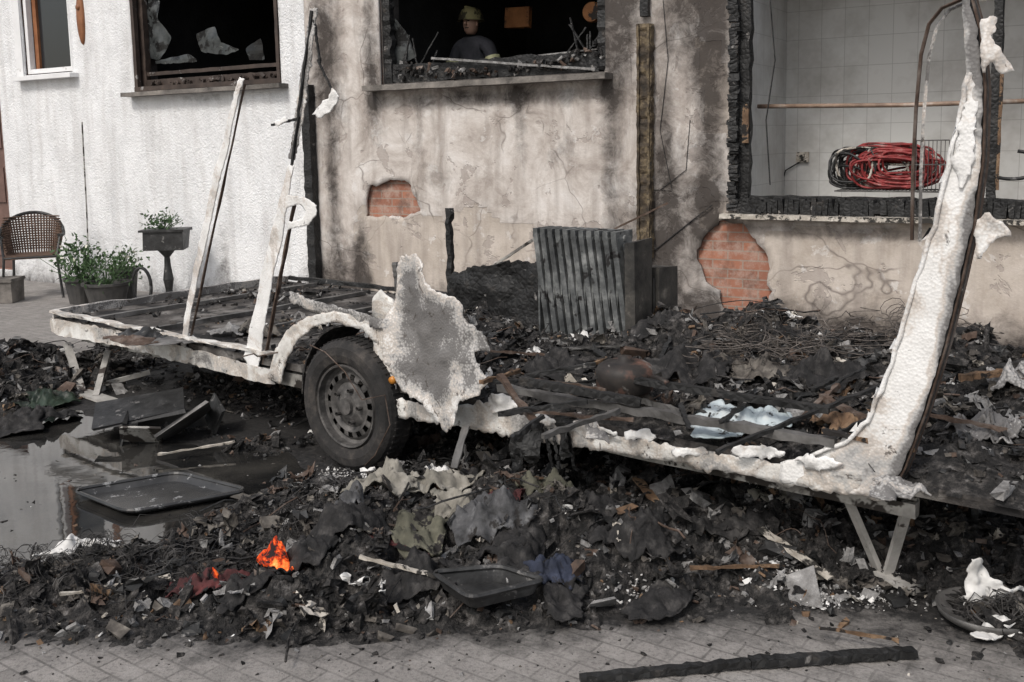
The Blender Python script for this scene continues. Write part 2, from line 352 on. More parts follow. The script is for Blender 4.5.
# ------------------------------------------------------------ HOUSE
house=empty("stucco_house",WALL)
wz=lambda px,py,d=0.: WALL.sz(px,py,d)
def rect(q0,q1,z0,z1): return [(q0,z0),(q1,z0),(q1,z1),(q0,z1)]
W0=(wz(23,40)[0],wz(71,40)[0],wz(45,74)[1],3.8); W1=(wz(134,50)[0],wz(281,50)[0],wz(205,88)[1],3.7)
W2=(wz(380,50)[0],wz(606,50)[0],wz(490,79)[1],3.6); W3=(wz(736,100)[0],wz(1120,100)[0],wz(880,216)[1],3.3); WD=(wz(-90,200)[0],wz(9,200)[0],.12,2.35)
bp1=[wz(*p) for p in((364,202),(372,188),(388,180),(408,181),(417,195),(422,212),(400,217),(366,215))]
bp2=[wz(*p) for p in((697,250),(705,238),(722,222),(742,222),(757,240),(770,262),(768,285),(771,300),(765,322),(745,326),(722,300),(706,275),(696,262))]
bp1=rag(bp1,.04,.014,3); bp2=rag(bp2,.04,.016,4)
holes=[rect(*W0),rect(*W1),rect(*W2),rect(*W3),rect(*WD),bp1,bp2]
wv,wf=gridpoly(rect(-16,9,-.02,6.6),.045,holes)
qb=wz(311,150)[0]
whitez=np.clip((qb-wv[:,0])/.05+.5,0,1)
soot=np.zeros(len(wv))
def addg(px,py,rx,rz,a):
    c=wz(px,py); global soot; soot=soot+a*np.exp(-((wv[:,0]-c[0])/rx)**2-((wv[:,1]-c[1])/rz)**2)
for g in((712,40,.16,1.2,1.2),(620,0,.2,.7,1.3),(665,170,.12,.8,.95),(690,0,.3,.5,1.),(325,50,.25,.9,1.),(335,190,.10,.8,.8),(490,96,1.2,.10,.9),(205,98,.6,.05,.5),(705,215,.22,.45,.8),(600,330,1.2,.5,1.),(330,290,.35,.5,.95),(880,350,1.4,.4,.8),(650,250,.3,.6,.75),(362,260,.12,.4,1.),(30,290,.8,.25,.3),(440,180,.3,.25,.4),(560,150,.3,.3,.4),(850,232,1.4,.08,.7),(225,260,.10,.5,.5),(372,60,.12,.8,1.),(612,140,.1,.9,.75),(490,330,.6,.5,.8),(260,120,.3,.15,.3),(135,100,.1,.2,.4),(520,120,.08,.6,.5),(420,130,.08,.5,.4)): addg(*g)
soot+=np.clip((.45-wv[:,1])/.45,0,1)*.6
sand=np.zeros(len(wv)); pj=wv+np.c_[fbm(wv*3,3,21),fbm(wv*3,3,22)]*.09
for poly in([(358,216),(400,219),(470,214),(520,222),(560,260),(560,330),(360,330)],[(772,222),(1100,226),(1100,420),(772,420)],[(690,205),(735,205),(735,230),(700,235)],[(690,40),(730,40),(730,150),(700,140)]):
    sand=np.maximum(sand,inside(pj,[wz(*p) for p in poly])*1.)
n=N("plaster"); at=n.attr("m")
cw=n.ramp(n.noise(2.2,5,.7),[(.3,(.64,.645,.65)),(.6,(.78,.785,.79))])
cg=n.ramp(n.noise(2.3,5,.74,.5),[(.3,(.28,.245,.22)),(.44,(.45,.405,.37)),(.56,(.57,.53,.495)),(.7,(.68,.65,.625))])
cs=n.ramp(n.noise(3.,5,.7),[(.3,(.35,.30,.25)),(.7,(.56,.50,.445))])
ms=n.ramp(n.math('ADD',at[2],n.math('MULTIPLY',n.math('SUBTRACT',n.noise(14,4,.7),.5),.7)),[(.47,0.),(.53,1.)])
cg=n.mix(n.math('MULTIPLY',ms,.85),cg,cs)
pk=n.ramp(n.noise(3.1,5,.66,.4),[(.585,0.),(.60,1.)]); cg=n.mix(n.math('MULTIPLY',pk,.6),cg,(.31,.27,.245))
pk2=n.ramp(n.noise(4.3,5,.66,.3),[(.60,0.),(.62,1.)]); cg=n.mix(n.math('MULTIPLY',pk2,.5),cg,(.66,.64,.62))
mw=n.ramp(n.math('ADD',at[0],n.math('MULTIPLY',n.math('SUBTRACT',n.noise(10,3),.5),.4)),[(.45,0.),(.55,1.)])
c=n.mix(mw,cg,cw)
dv=n.n.new("ShaderNodeVectorMath"); dv.operation='ADD'; nz=n.n.new("ShaderNodeTexNoise"); nz.inputs["Scale"].default_value=3; n.link(n.vec,nz.inputs["Vector"]); 
sc=n.n.new("ShaderNodeVectorMath"); sc.operation='SCALE'; sc.inputs["Scale"].default_value=.3; n.link(nz.outputs["Color"],sc.inputs[0]); n.link(n.vec,dv.inputs[0]); n.link(sc.outputs[0],dv.inputs[1])
cr=n.ramp(n.vor(1.3,'DISTANCE_TO_EDGE',dv.outputs[0]),[(.0,1.),(.010,0.)]); crm=n.math('MULTIPLY',cr,n.ramp(n.noise(1.1,3),[(.46,0.),(.54,1.)])); crm=n.math('MULTIPLY',crm,n.math('SUBTRACT',1.,mw))
c=n.mix(n.math('MULTIPLY',crm,.75),c,(.12,.10,.09))
stn=n.n.new("ShaderNodeMapping"); stn.inputs["Scale"].default_value=(5,5,.6); n.link(n.vec,stn.inputs[0])
streak=n.ramp(n.noise(1.5,4,.6,0,stn.outputs[0]),[(.46,0.),(.70,.62)]); c=n.mix(n.math('MULTIPLY',streak,n.math('SUBTRACT',1.,n.math('MULTIPLY',mw,.6))),c,(.26,.225,.2))
sm=n.math('ADD',n.math('MULTIPLY',at[1],.9),n.math('MULTIPLY',n.math('SUBTRACT',n.noise(4.5,5,.78,.4),.5),1.3)); sm=n.ramp(sm,[(.25,0.),(.88,.95)])
c=n.mix(sm,c,(.045,.038,.034))
hcomb=n.math('MULTIPLY',n.noise(48,3,.6),n.math('ADD',.25,mw)); hcomb=n.math('SUBTRACT',hcomb,n.math('MULTIPLY',n.math('ADD',ms,pk),.25))
plaster=n.out(c,.9,n.bump(hcomb,.75,.018),0,.25)
dd=.006*fbm(wv*2,3,31)-.012*(1-sand)
wob=mk("plaster_wall",np.c_[wv[:,0],dd,wv[:,1]],wf,plaster,parent=house,cols=np.c_[whitez,np.clip(soot,0,1),sand,sand*0+1],smooth=True)
md=wob.modifiers.new("s",'SOLIDIFY'); md.thickness=.03; md.offset=-1
n=N("brick_core"); cx=n.n.new("ShaderNodeSeparateXYZ"); n.link(n.vec,cx.inputs[0]); cc_=n.n.new("ShaderNodeCombineXYZ"); n.link(cx.outputs[0],cc_.inputs[0]); n.link(cx.outputs[2],cc_.inputs[1])
br=n.n.new("ShaderNodeTexBrick"); n.link(cc_.outputs[0],br.inputs["Vector"]); br.inputs["Scale"].default_value=1; br.inputs["Brick Width"].default_value=.25; br.inputs["Row Height"].default_value=.075; br.inputs["Mortar Size"].default_value=.006
br.inputs["Color1"].default_value=(.38,.17,.11,1); br.inputs["Color2"].default_value=(.25,.115,.08,1); br.inputs["Mortar"].default_value=(.28,.22,.18,1)
c=n.mix(n.ramp(n.noise(9,5,.75),[(.45,0.),(.68,.85)]),br.outputs["Color"],(.40,.30,.25)); c=n.mix(n.ramp(n.noise(5,5,.7),[(.48,0.),(.7,.85)]),c,(.09,.065,.055))
brick=n.out(c,.9,n.bump(br.outputs["Fac"],-.8,.014),0,.2)
mb=MB()
def wallcore(mb,y0,y1,rects,x0,x1,z0,z1):
    xs=sorted(set([x0,x1]+[r[0] for r in rects]+[r[1] for r in rects])); 
    for a,b in zip(xs[:-1],xs[1:]):
        cuts=sorted([(r[2],r[3]) for r in rects if r[0]<=a+1e-6 and r[1]>=b-1e-6]); z=z0
        for c0,c1 in cuts+[(z1,z1)]:
            if c0-z>1e-4: mb.box(((a+b)/2,(y0+y1)/2,(z+c0)/2),(b-a,y1-y0,c0-z))
            z=c1
wallcore(mb,.045,.30,[W0,W1,W2,W3,WD],-16,9,0,6.6); mb.obj("brick_core",brick,parent=house)
reveal=pmat("sooty_plaster",[(.3,(.03,.027,.025)),(.55,(.09,.08,.075)),(.8,(.22,.2,.18))],4,.9,.5,40,.01)
mb=MB()
for (a,b,z0,z1) in(W1,W2,W3):
    mb.box((a+.006,.165,(z0+z1)/2),(.012,.27,z1-z0)); mb.box((b-.006,.165,(z0+z1)/2),(.012,.27,z1-z0)); mb.box(((a+b)/2,.165,z0+.006),(b-a-.03,.27,.012))
mb.obj("window_reveals",reveal,parent=house)
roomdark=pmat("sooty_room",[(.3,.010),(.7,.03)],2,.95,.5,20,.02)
mb=MB()
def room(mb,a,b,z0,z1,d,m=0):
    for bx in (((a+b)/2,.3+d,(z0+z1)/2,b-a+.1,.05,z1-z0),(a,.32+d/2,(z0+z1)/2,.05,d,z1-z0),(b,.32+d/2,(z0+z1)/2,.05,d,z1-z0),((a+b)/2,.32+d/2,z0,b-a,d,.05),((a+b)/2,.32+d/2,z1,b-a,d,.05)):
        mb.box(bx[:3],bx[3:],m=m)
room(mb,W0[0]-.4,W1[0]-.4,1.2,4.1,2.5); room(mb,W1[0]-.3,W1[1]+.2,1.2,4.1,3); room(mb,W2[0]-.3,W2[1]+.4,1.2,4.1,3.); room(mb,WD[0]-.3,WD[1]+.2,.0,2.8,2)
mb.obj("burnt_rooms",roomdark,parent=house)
n=N("wall_tiles"); cx=n.n.new("ShaderNodeSeparateXYZ"); n.link(n.vec,cx.inputs[0]); cc_=n.n.new("ShaderNodeCombineXYZ"); n.link(n.math('ADD',cx.outputs[0],cx.outputs[1]),cc_.inputs[0]); n.link(cx.outputs[2],cc_.inputs[1])
br=n.n.new("ShaderNodeTexBrick"); br.offset=0; n.link(cc_.outputs[0],br.inputs["Vector"]); br.inputs["Scale"].default_value=1; br.inputs["Brick Width"].default_value=.2; br.inputs["Row Height"].default_value=.25; br.inputs["Mortar Size"].default_value=.0025
br.inputs["Color1"].default_value=(.58,.58,.565,1); br.inputs["Color2"].default_value=(.54,.545,.53,1); br.inputs["Mortar"].default_value=(.36,.36,.35,1)
c=n.mix(n.ramp(n.noise(1.5,5,.7),[(.45,0.),(.8,.8)]),br.outputs["Color"],(.24,.22,.2))
tile=n.out(c,.4,n.bump(br.outputs["Fac"],-.3,.003),0,.4)
mb=MB(); a,b,z0,z1=W3; D=1.15
mb.box(((a+b)/2+.6,.3+D,1.7),(b-a+1.4,.05,3.4)); mb.box((a-.03,.3+D/2,1.7),(.05,D-.06,3.4)); mb.box((b+1.3,.3+D/2,1.7),(.05,D-.06,3.4))
mb.obj("tiled_walls",tile,parent=house)
mb=MB(); mb.box(((a+b)/2+.6,.3+D/2,.1),(b-a+1.2,D-.06,.1)); mb.box((a+.8,.3+D*.75,3.42),(b-a+1.4,.5,.04)); mb.obj("utility_room_floor",roomdark,parent=house)
def wframe(name,Wn,wd,mat,d=.12,rough=.004,bott=None):
    a,b,z0,z1=Wn; mb=MB(); bw=bott or wd
    mb.plank((a+wd/2+.014,d,z0+.015),(a+wd/2+.014,d,z1),wd,.07,seg=30,rough=rough,up=(0,1,0)); mb.plank((b-wd/2-.014,d,z0+.015),(b-wd/2-.014,d,z1),wd,.07,seg=30,rough=rough,up=(0,1,0))
    mb.plank((a+wd+.014,d,z0+.015+bw/2),(b-wd-.014,d,z0+.015+bw/2),.066,bw,seg=30,rough=rough)
    return mb.obj(name,mat,parent=house)
paintw=pmat("white_paint",[(.3,.66),(.7,.76)],4,.5,.1,30,.002,spots=[((.35,.33,.3),7,.64)])
tan=pmat("varnished_wood",[(.3,(.16,.06,.025)),(.7,(.3,.13,.06))],6,.4,.1,30,.002)
wframe("kitchen_window_frame",W0,.055,paintw,.06,0); 
mb=MB(); a,b,z0,z1=W0; mb.plank((a+.12,.12,z0+.08),(a+.12,.12,z1),.07,.05,up=(0,1,0)); mb.plank((b-.09,.12,z0+.08),(b-.09,.12,z1),.05,.05,up=(0,1,0)); mb.obj("inner_sash",tan,parent=house)
mb=MB(); mb.box(((a+b)/2,-.05,z0-.045),(b-a+.22,.16,.05)); mb.box((a-.07,-.016,(z0+z1)/2),(.13,.02,z1-z0+.1)); mb.obj("white_sill",paintw,parent=house)
gl_=N("window_glass"); glassm=gl_.out((.02,.022,.024),.05,None,0,.7)
mb=MB(); mb.box(((a+b)/2,.13,(z0+z1)/2),(b-a-.12,.006,z1-z0-.1)); mb.obj("pane",glassm,parent=house)
wframe("living_room_window_frame",W1,.085,darkbrown,.10,.004,.12); 
mb=MB(); a,b,z0,z1=W1
mb.plank((a+.03,.0,z0+.02),(a+.03,.0,z1),.05,.05,seg=14,rough=.002,up=(0,1,0)); mb.plank((b-.03,.0,z0+.02),(b-.03,.0,z1),.04,.05,seg=14,rough=.002,up=(0,1,0)); mb.plank((a,-.005,z0+.03),(b,-.005,z0+.03),.05,.05,seg=14,rough=.002)
mb.plank((a+.1,.1,z0+.2),(b-.1,.1,z0+.2),.05,.04,seg=14,rough=.003)
for i in range(60): mb.box((rng.uniform(a+.1,b-.1),rng.uniform(.02,.1),z0+.07+rng.uniform(0,.03)),rng.uniform(.01,.05,3),R=rotm(1,.8)[0],j=.004)
mb.obj("shutter_rails",darkbrown,parent=house)
wframe("bedroom_window_frame",W2,.085,charwood,.08,.012,.17)
wframe("utility_window_frame",W3,.085,charwood,.06,.010,.12)
stone=pmat("sooty_stone",[(.3,(.06,.055,.05)),(.55,(.17,.155,.14)),(.8,(.3,.27,.24))],5,.85,.6,40,.01)
mb=MB()
a,b,z0,z1=W1; mb.plank((a-.09,-.05,z0-.03),(b+.09,-.05,z0-.03),.2,.045,seg=20,rough=.002)
a,b,z0,z1=W2; mb.plank((a-.1,-.06,z0-.035),(b+.07,-.06,z0-.035),.22,.05,seg=20,rough=.003)
mb.obj("window_sills",stone,parent=house)
a,b,z0,z1=W3; mb=MB(); mb.plank((a-.09,-.045,z0-.02),(b,-.045,z0-.02),.16,.035,seg=24,rough=.003); mb.obj("utility_sill",cream,parent=house)
mb=MB()
for i in range(60):
    zz=z0+.03+i*.034; mb.box((a-.012+rng.normal(0,.006),-.028,zz),(.07+rng.normal(0,.012),.04,.032),j=.005)
for i in range(70): mb.box((a+.03+i*.042,-.0,z0+.055+rng.normal(0,.006)),(.04,.07,.12+rng.normal(0,.02)),j=.006)
xp=wz(992,150,.02)[0]; mb.plank((xp,.03,z0+.1),(xp+.02,.03,z1),.06,.09,seg=24,rough=.006,up=(0,1,0))
mb.obj("charred_cladding",charwood,parent=house)
mb=MB(); xp2=wz(748,150,.05)[0]; mb.plank((xp2,-.012,z0+.55),(xp2,-.012,z0+.85),.05,.02,seg=8,rough=.003,up=(0,1,0)); mb.plank((xp+.045,-.03,z0+.2),(xp+.05,-.03,z0+1.1),.02,.02,seg=8,rough=.003,up=(0,1,0)); mb.obj("unburnt_wood_patch",brownwood,parent=house)
mb=MB()
def sheetpix(mb_,pts,fr,t,h,rg=.0,disp=None,seed=0,mi=0):
    poly=[fr.sz(x,y,t) for x,y in pts]
    if rg: poly=rag(poly,h*1.2,rg,seed)
    v,f=gridpoly(poly,h); tt=np.full(len(v),float(t))
    if disp is not None: tt=tt+disp(v)
    mb_.add(np.c_[v[:,0],tt,v[:,1]],f,mi); return v,poly
for pts in([(146,0),(160,0),(158,20),(172,38),(160,60),(148,58)],[(196,34),(214,26),(222,42),(240,50),(228,55),(200,52)],[(246,48),(262,38),(264,60),(250,60)],[(150,62),(190,54),(200,62),(160,64)],[(386,50),(396,18),(408,34),(416,58),(392,66)]):
    sheetpix(mb,pts,WALL,.14,.03,.004,lambda v:.02*fbm(v*5,2,3))
bg=pmat("smoked_glass",[(.3,(.02,.023,.023)),(.7,(.075,.08,.08))],7,.25,.1,20,.003,spots=[((.01,.01,.01),4,.5),((.2,.2,.19),9,.66)]); mb.obj("broken_glass",bg,parent=house,solid=.004)
mb=MB(); a,b,z0,z1=W2
for i in range(360):
    x=rng.uniform(a+.1,b-.05); k=abs(x-(a+b)/2)/(b-a)*2; mb.box((x,rng.uniform(.0,.2),z0+.05+rng.uniform(0,.04+.2*k**2)),rng.uniform(.015,.08,3)*np.array([1,.5,.4]),R=rotm(1,.8)[0],j=.006,m=int(rng.choice([0,0,0,1,2,5])))
for i in range(12):
    x=rng.uniform(a+.05,a+.6) if i<6 else rng.uniform(b-.5,b-.1); mb.plank((x,.1,z0+.1),(x+rng.uniform(-.25,.25),.15,z0+rng.uniform(.3,.5)),.014,.012,m=1,rough=.004)
mb.plank((a+.3,.28,z0+.16),(b-.05,.2,z0+.22),.03,.012,m=2,rough=.002); mb.plank((a+.6,.0,z0+.22),(b-.1,.0,z0+.03),.02,.02,m=2,rough=.003)
mb.obj("burnt_window_wreckage",DM,parent=house)
orange=pmat("orange_brown_board",[(.3,(.16,.06,.02)),(.7,(.32,.14,.05))],5,.7,.2,20,.004,spots=[((.02,.015,.012),6,.52)])
mb=MB(); p=WALL.pt(518,18,1.6); mb.box(p,(.3,.05,.22),j=.01); p=WALL.pt(592,12,1.0); mb.lathe([(.0,-.02),(.09,-.02),(.10,.02),(.08,.03),(.0,.02)],20,p,'y'); p=WALL.pt(430,30,2.2); mb.box((p[0],p[1],p[2]-.3),(.3,.3,.9),j=.02); mb.obj("scorched_furniture",orange,parent=house)
mb=MB(); a,b,z0,z1=WD; mb.box(((a+b)/2,.1,(z0+z1)/2),(b-a-.02,.05,z1-z0)); mb.box((b-.05,.06,(z0+z1)/2),(.08,.06,z1-z0)); 
for k in range(3): mb.box(((a+b)/2,.065,z0+.4+k*.7),(b-a-.3,.03,.45))
mb.obj("entrance_door",pmat("door_paint",[(.3,(.10,.06,.05)),(.7,(.18,.11,.09))],4,.5,.1,20,.002),parent=house)
mb=MB(); p=WALL.pt(81,18,-.02); mb.lathe([(0,-.03),(.045,-.03),(.06,-.01),(.062,.01),(0,.012)],20,(0,0,0),'y')
vv=np.vstack(mb.V); vv[:,2]*=5.; vv+=p; mb.V=[vv]; mb.lathe([(0,-.045),(.03,-.045),(.032,-.03)],12,p+np.array([0,-.0,.12]),'y'); mk("wooden_wall_plaque",np.vstack(mb.V),mb.F,tan,frame=WALL,smooth=True)
mb=MB(); p0=WALL.pt(86,240,-.35);p1=WALL.pt(82,122,-.35); p0[2]=0; mb.tube([p0,(p0+p1)/2+.005,p1],.009,6); mb.obj("garden_stake",galv,frame=WALL)
p0=WALL.pt(646,258,-.05);p1=WALL.pt(646,24,-.05); mb=MB(); och=pmat("scorched_duct",[(.3,(.02,.017,.014)),(.48,(.06,.045,.030)),(.58,(.15,.115,.07)),(.66,(.04,.035,.03)),(.8,(.2,.19,.18))],8,.75,.7,50,.01,vor=24)
mb.plank((p0[0],-.06,p0[2]),(p1[0],-.06,p1[2]),.12,.07,seg=60,rough=.008,up=(0,1,0)); mb.plank((p0[0]-.045,-.10,p0[2]),(p1[0]-.045,-.10,p1[2]),.02,.03,seg=40,rough=.005,up=(0,1,0)); mb.plank((p0[0]+.045,-.10,p0[2]),(p1[0]+.045,-.10,p1[2]),.02,.03,seg=40,rough=.005,up=(0,1,0))
mb.obj("burnt_cable_duct",och,frame=WALL)
mb=MB(); mb.plank((p0[0],-.05,p1[2]+.06),(p0[0],-.05,p1[2]+.9),.07,.05,seg=12,rough=.004,up=(0,1,0)); mb.obj("burnt_downpipe_stub",charwood,frame=WALL)
p0=WALL.pt(317,300,-.06);p1=WALL.pt(312,85,-.06); mb=MB(); mb.plank((p0[0],-.07,0.),(p0[0],-.07,p1[2]),.1,.09,seg=40,rough=.006,up=(0,1,0)); mb.obj("charred_downpipe",charwood,frame=WALL)
mb=MB()
for pts,r in (([(663,0),(668,60),(660,130),(672,190),(650,190)],.003),([(690,120),(686,170),(660,190)],.003),([(770,0),(775,60),(766,120),(770,185)],.006),([(655,250),(680,230),(712,205)],.005)):
    mb.tube([WALL.pt(x,y,-.02) for x,y in pts],r,5)
mb.obj("dangling_cable",charwood,frame=WALL)
copper=pmat("copper_pipe",[(.3,(.12,.08,.06)),(.55,(.28,.2,.15)),(.8,(.5,.46,.42))],6,.45,.1,20,.002)
mb=MB(); a=W3[0]; p=WALL.pt(770,106,.5); q1=WALL.pt(905,105,.5); q2=WALL.pt(1060,104,.5); mb.tube([(a+.02,.5,p[2]),q1,(q2[0],.5,q1[2])],.018,8); mb.obj("heating_pipe",copper,frame=WALL,smooth=True)
redh=pmat("red_hose_rubber",[(.3,(.08,.012,.012)),(.55,(.24,.03,.03)),(.75,(.36,.22,.2))],12,.55,.2,30,.003)
# hose bundle resting on a wire shelf rack
mb=MB(); pz=WALL.pt(890,189,.42)[2]
for (x0,x1,m_,nn) in((835,872,0,16),(850,948,1,54)):
    for i in range(nn):
        xc=WALL.pt((x0+x1)/2+rng.normal(0,6),164,.42)[0]; rx=(.29 if m_ else .17)*rng.uniform(.5,1.03); rz=.155*rng.uniform(.45,1.0); ph=rng.uniform(0,6)
        an=np.linspace(0,2*math.pi,30); cz=pz+rz+rng.uniform(0,.06 if rz>.12 else .12)
        sgn=lambda u,e: np.abs(u)**e*np.sign(u)
        pth=np.c_[xc+rx*sgn(np.cos(an),.75)+.012*np.sin(2*an+ph),.42+rng.uniform(-.09,.13)+.03*np.sin(an*2+ph),cz+rz*sgn(np.sin(an),.7)+.010*np.sin(3*an+ph)]; mb.tube(pth,.0095,6,m_ if rng.random()>.1 else 2,caps=False)
mb.obj("coiled_hose",[blackpl,redh,cream],frame=WALL,smooth=True)
mb=MB(); p0=WALL.pt(835,188,.3);p1=WALL.pt(950,140,.3)
for i in range(30): 
    x=p0[0]+(p1[0]-p0[0])*i/29; mb.tube([(x,.28,pz-.01),(x,.6,pz-.01)],.003,4)
    if i>20: mb.tube([(x,.28,pz-.01),(x,.28,p1[2])],.003,5)
for y in (.28,.6): mb.tube([(p0[0],y,pz-.012),(p1[0],y,pz-.012)],.006,5)
for z in ((p0[2]+p1[2])/2,p1[2]): mb.tube([(p1[0]-.23,.28,z),(p1[0],.28,z)],.005,5)
mb.obj("wire_rack",steel,frame=WALL)
mb=MB(); p=WALL.pt(803,157,.27+D); mb.box((p[0],.26+D,p[2]),(.11,.03,.09)); mb.box((p[0],.24+D,p[2]),(.045,.02,.045)); mb.tube([(p[0]+.05,.25+D,p[2]),(p[0]-.15,.25+D,p[2]-.12),(p[0]-.2,.25+D,p[2]-.3)],.006,5,1); mb.obj("wall_socket",[cream,blackpl],frame=WALL)
mb=MB(); c0=WALL.pt(1012,165,.3); an=np.linspace(-2.4,1.4,30); mb.tube(np.c_[c0[0]+.19*np.cos(an),np.full(30,.3),c0[2]+.1*np.sin(an)],.013,8); mb.obj("black_hose",blackpl,frame=WALL,smooth=True)
# ------------------------------------------------------------ firefighter
ff=empty("firefighter",loc=WALL.w(*(WALL.pt(476,30,1.35)[:1]),1.35,1.23),rz=WALL.th)
def skin(name,verts,edges,rad,mat,parent):
    me=bpy.data.meshes.new(name); me.from_pydata(verts,edges,[]); me.materials.append(mat); ob=bpy.data.objects.new(name,me); scene.collection.objects.link(ob); ob.parent=parent
    ob.modifiers.new("sk",'SKIN'); 
    for i,r in enumerate(rad):
        r=r if isinstance(r,tuple) else (r,r); me.skin_vertices[0].data[i].radius=r
    me.skin_vertices[0].data[0].use_root=True
    md=ob.modifiers.new("ss",'SUBSURF'); md.levels=2; md.render_levels=2
    return ob
V=[(0,0,.92),(0,.0,1.1),(0,-.03,1.32),(0,-.06,1.46),(0,-.08,1.52),(.10,0,.88),(.13,-.03,.48),(.13,0,.09),(.13,-.14,.05),(-.10,0,.88),(-.14,-.03,.48),(-.14,0,.09),(-.14,-.14,.05),
   (.19,-.05,1.42),(.28,-.08,1.16),(.2,-.3,1.06),(-.19,-.05,1.42),(-.29,-.07,1.16),(-.2,-.3,1.08)]
E=[(0,1),(1,2),(2,3),(3,4),(0,5),(5,6),(6,7),(7,8),(0,9),(9,10),(10,11),(11,12),(3,13),(13,14),(14,15),(3,16),(16,17),(17,18)]
turn=pmat("turnout_fabric",[(.3,(.04,.042,.05)),(.7,(.08,.08,.095))],8,.8,.4,30,.005)
skin("turnout_suit",V,E,[(.16,.12),(.155,.12),(.18,.13),(.12,.09),.065,.11,.085,.07,.06,.11,.085,.07,.06,.085,.065,.05,.085,.065,.05],turn,ff)
flesh=pmat("skin",[(.3,(.36,.22,.16)),(.7,(.45,.28,.21))],5,.55,.1,20,.001)
mb=MB()
mb.lathe([(0,-.12),(.045,-.115),(.065,-.08),(.078,-.02),(.08,.04),(.07,.09),(.04,.115),(0,.12)],16,(0,-.1,1.66),sy=1.15); mb.box((0,-.2,1.655),(.022,.035,.05),j=.002)
mb.box((.08,-.1,1.65),(.015,.03,.055)); mb.box((-.08,-.1,1.65),(.015,.03,.055)); mb.obj("head",flesh,parent=ff,smooth=True)
mb=MB(); mb.box((.028,-.185,1.675),(.022,.01,.01)); mb.box((-.028,-.185,1.675),(.022,.01,.01)); mb.box((0,-.183,1.605),(.045,.01,.008)); mb.obj("eyes_and_mouth",blackpl,parent=ff)
for sx in(-1,1):
    gl=MB(); c=np.array([sx*.19,-.34,1.05]); gl.box(c,(.08,.09,.035),j=.002)
    for k,L in enumerate((.06,.075,.07,.055)): gl.tube([c+np.array([(k-1.5)*.02,-.04,0]),c+np.array([(k-1.5)*.021,-.04-L*.6,-.008]),c+np.array([(k-1.5)*.021,-.04-L,-.03])],.010,6)
    gl.tube([c+np.array([-sx*.035,.0,0]),c+np.array([-sx*.065,-.03,-.01]),c+np.array([-sx*.07,-.06,-.02])],.011,6); gl.obj("glove",blackpl,parent=ff,smooth=True)
helm=pmat("helmet_yellow",[(.3,(.2,.18,.09)),(.7,(.32,.29,.15))],4,.45,.1,10,.001,spots=[((.05,.045,.03),9,.5)]); refl=pmat("reflective_tape",[(.3,(.6,.6,.35)),(.7,(.8,.8,.5))],4,.4,.1,10,.001)
mb=MB(); mb.lathe([(.14,-.01),(.125,0),(.118,.05),(.09,.105),(.04,.13),(0,.135)],20,(0,-.09,1.69),sy=1.2); mb.box((0,-.09,1.8),(.02,.2,.05),j=.002); mb.obj("helmet",helm,parent=ff,smooth=True)
mb=MB()
for z,rx,ry in((1.0,.185,.145),(1.24,.205,.15)): mb.lathe([(1,-.025),(1.02,-.02),(1.02,.02),(1,.025)],24,(0,-.01,0),sx=rx,sy=ry); mb.V[-1][:,2]+=z
for sx in(-1,1): mb.tube([(sx*.235,-.065,1.3),(sx*.25,-.07,1.25)],.082,12,caps=False); mb.tube([(sx*.13,-.02,.35),(sx*.13,-.02,.30)],.093,12,caps=False)
mb.obj("reflective_bands",refl,parent=ff)
# ------------------------------------------------------------ CARAVAN
cv=empty("burnt_caravan",CAR)
cs=lambda x,y,t=0.: CAR.sz(x,y,t)
RW=.34; TW=-.06
sw=CAR.pt(347,468,TW)[0]
mb=MB(); mb.box((CL/2+.25,1.06,.465),(CL+.5,2.08,.04)); 
mb.obj("deck",pmat("burnt_deck",[(.3,(.02,.018,.017)),(.5,(.07,.063,.058)),(.65,(.18,.17,.16)),(.8,(.34,.33,.32))],4,.85,.8,40,.012,spots=[((.012,.011,.011),3,.52)]),parent=cv)
mb=MB()
for t in(.42,1.68): mb.plank((.05,t,.395),(CL+.6,t,.395),.06,.1,seg=20,rough=.002)
for s_ in(.3,1.3,sw-.4,sw+.4,4.3,5.3): mb.plank((s_,.12,.41),(s_,2.0,.41),.05,.06,seg=6,rough=.001)
mb.tube([(sw,.08,.30),(sw,2.0,.30)],.035,10); mb.plank((CL+.6,.42,.4),(CL+2.,1.0,.4),.06,.1,seg=6); mb.plank((CL+.6,1.68,.4),(CL+2.,1.1,.4),.06,.1,seg=6)
for s_,t0_,t1_ in((.45,.08,2.),(1.15,.1,1.9),(1.75,.3,2.05)): mb.plank((s_,t0_,.50),(s_+.05,t1_,.505),.04,.03,seg=12,rough=.004)
mb.obj("chassis_rails",steel,parent=cv)
mb=MB(); mb.plank((.35,.06,.385),(sw-.42,.06,.385),.04,.075,seg=16,rough=.002); mb.plank((sw+.42,.09,.375),(CL+.1,.09,.375),.05,.05,seg=16,rough=.002); mb.obj("side_rail",galv,parent=cv)
mb=MB()
dsp=lambda v:.006*fbm(v*4,2,4)
sheetpix(mb,[(50,318),(120,331),(200,351),(272,370),(276,386),(200,367),(120,346),(52,334)],CAR,0.,.03,.005,dsp,1)
mb.plank((.02,.02,.505),(.02,2.08,.505),.03,.07,seg=14,rough=.008,m=1)
mb.plank((.04,.01,.53),(2.5,.01,.52),.05,.012,seg=30,rough=.007)
mb.plank((.04,2.1,.52),(2.6,2.1,.52),.03,.03,seg=24,rough=.008,m=2)
mb.obj("front_skirt",[aluR,aluS,charwood],parent=cv,solid=.006)
mb=MB()
sheetpix(mb,[(268,378),(276,350),(288,330),(308,316),(335,311),(360,316),(376,326),(378,345),(362,330),(335,322),(315,326),(299,339),(288,358),(281,384)],CAR,-.005,.014,.003,dsp,2)
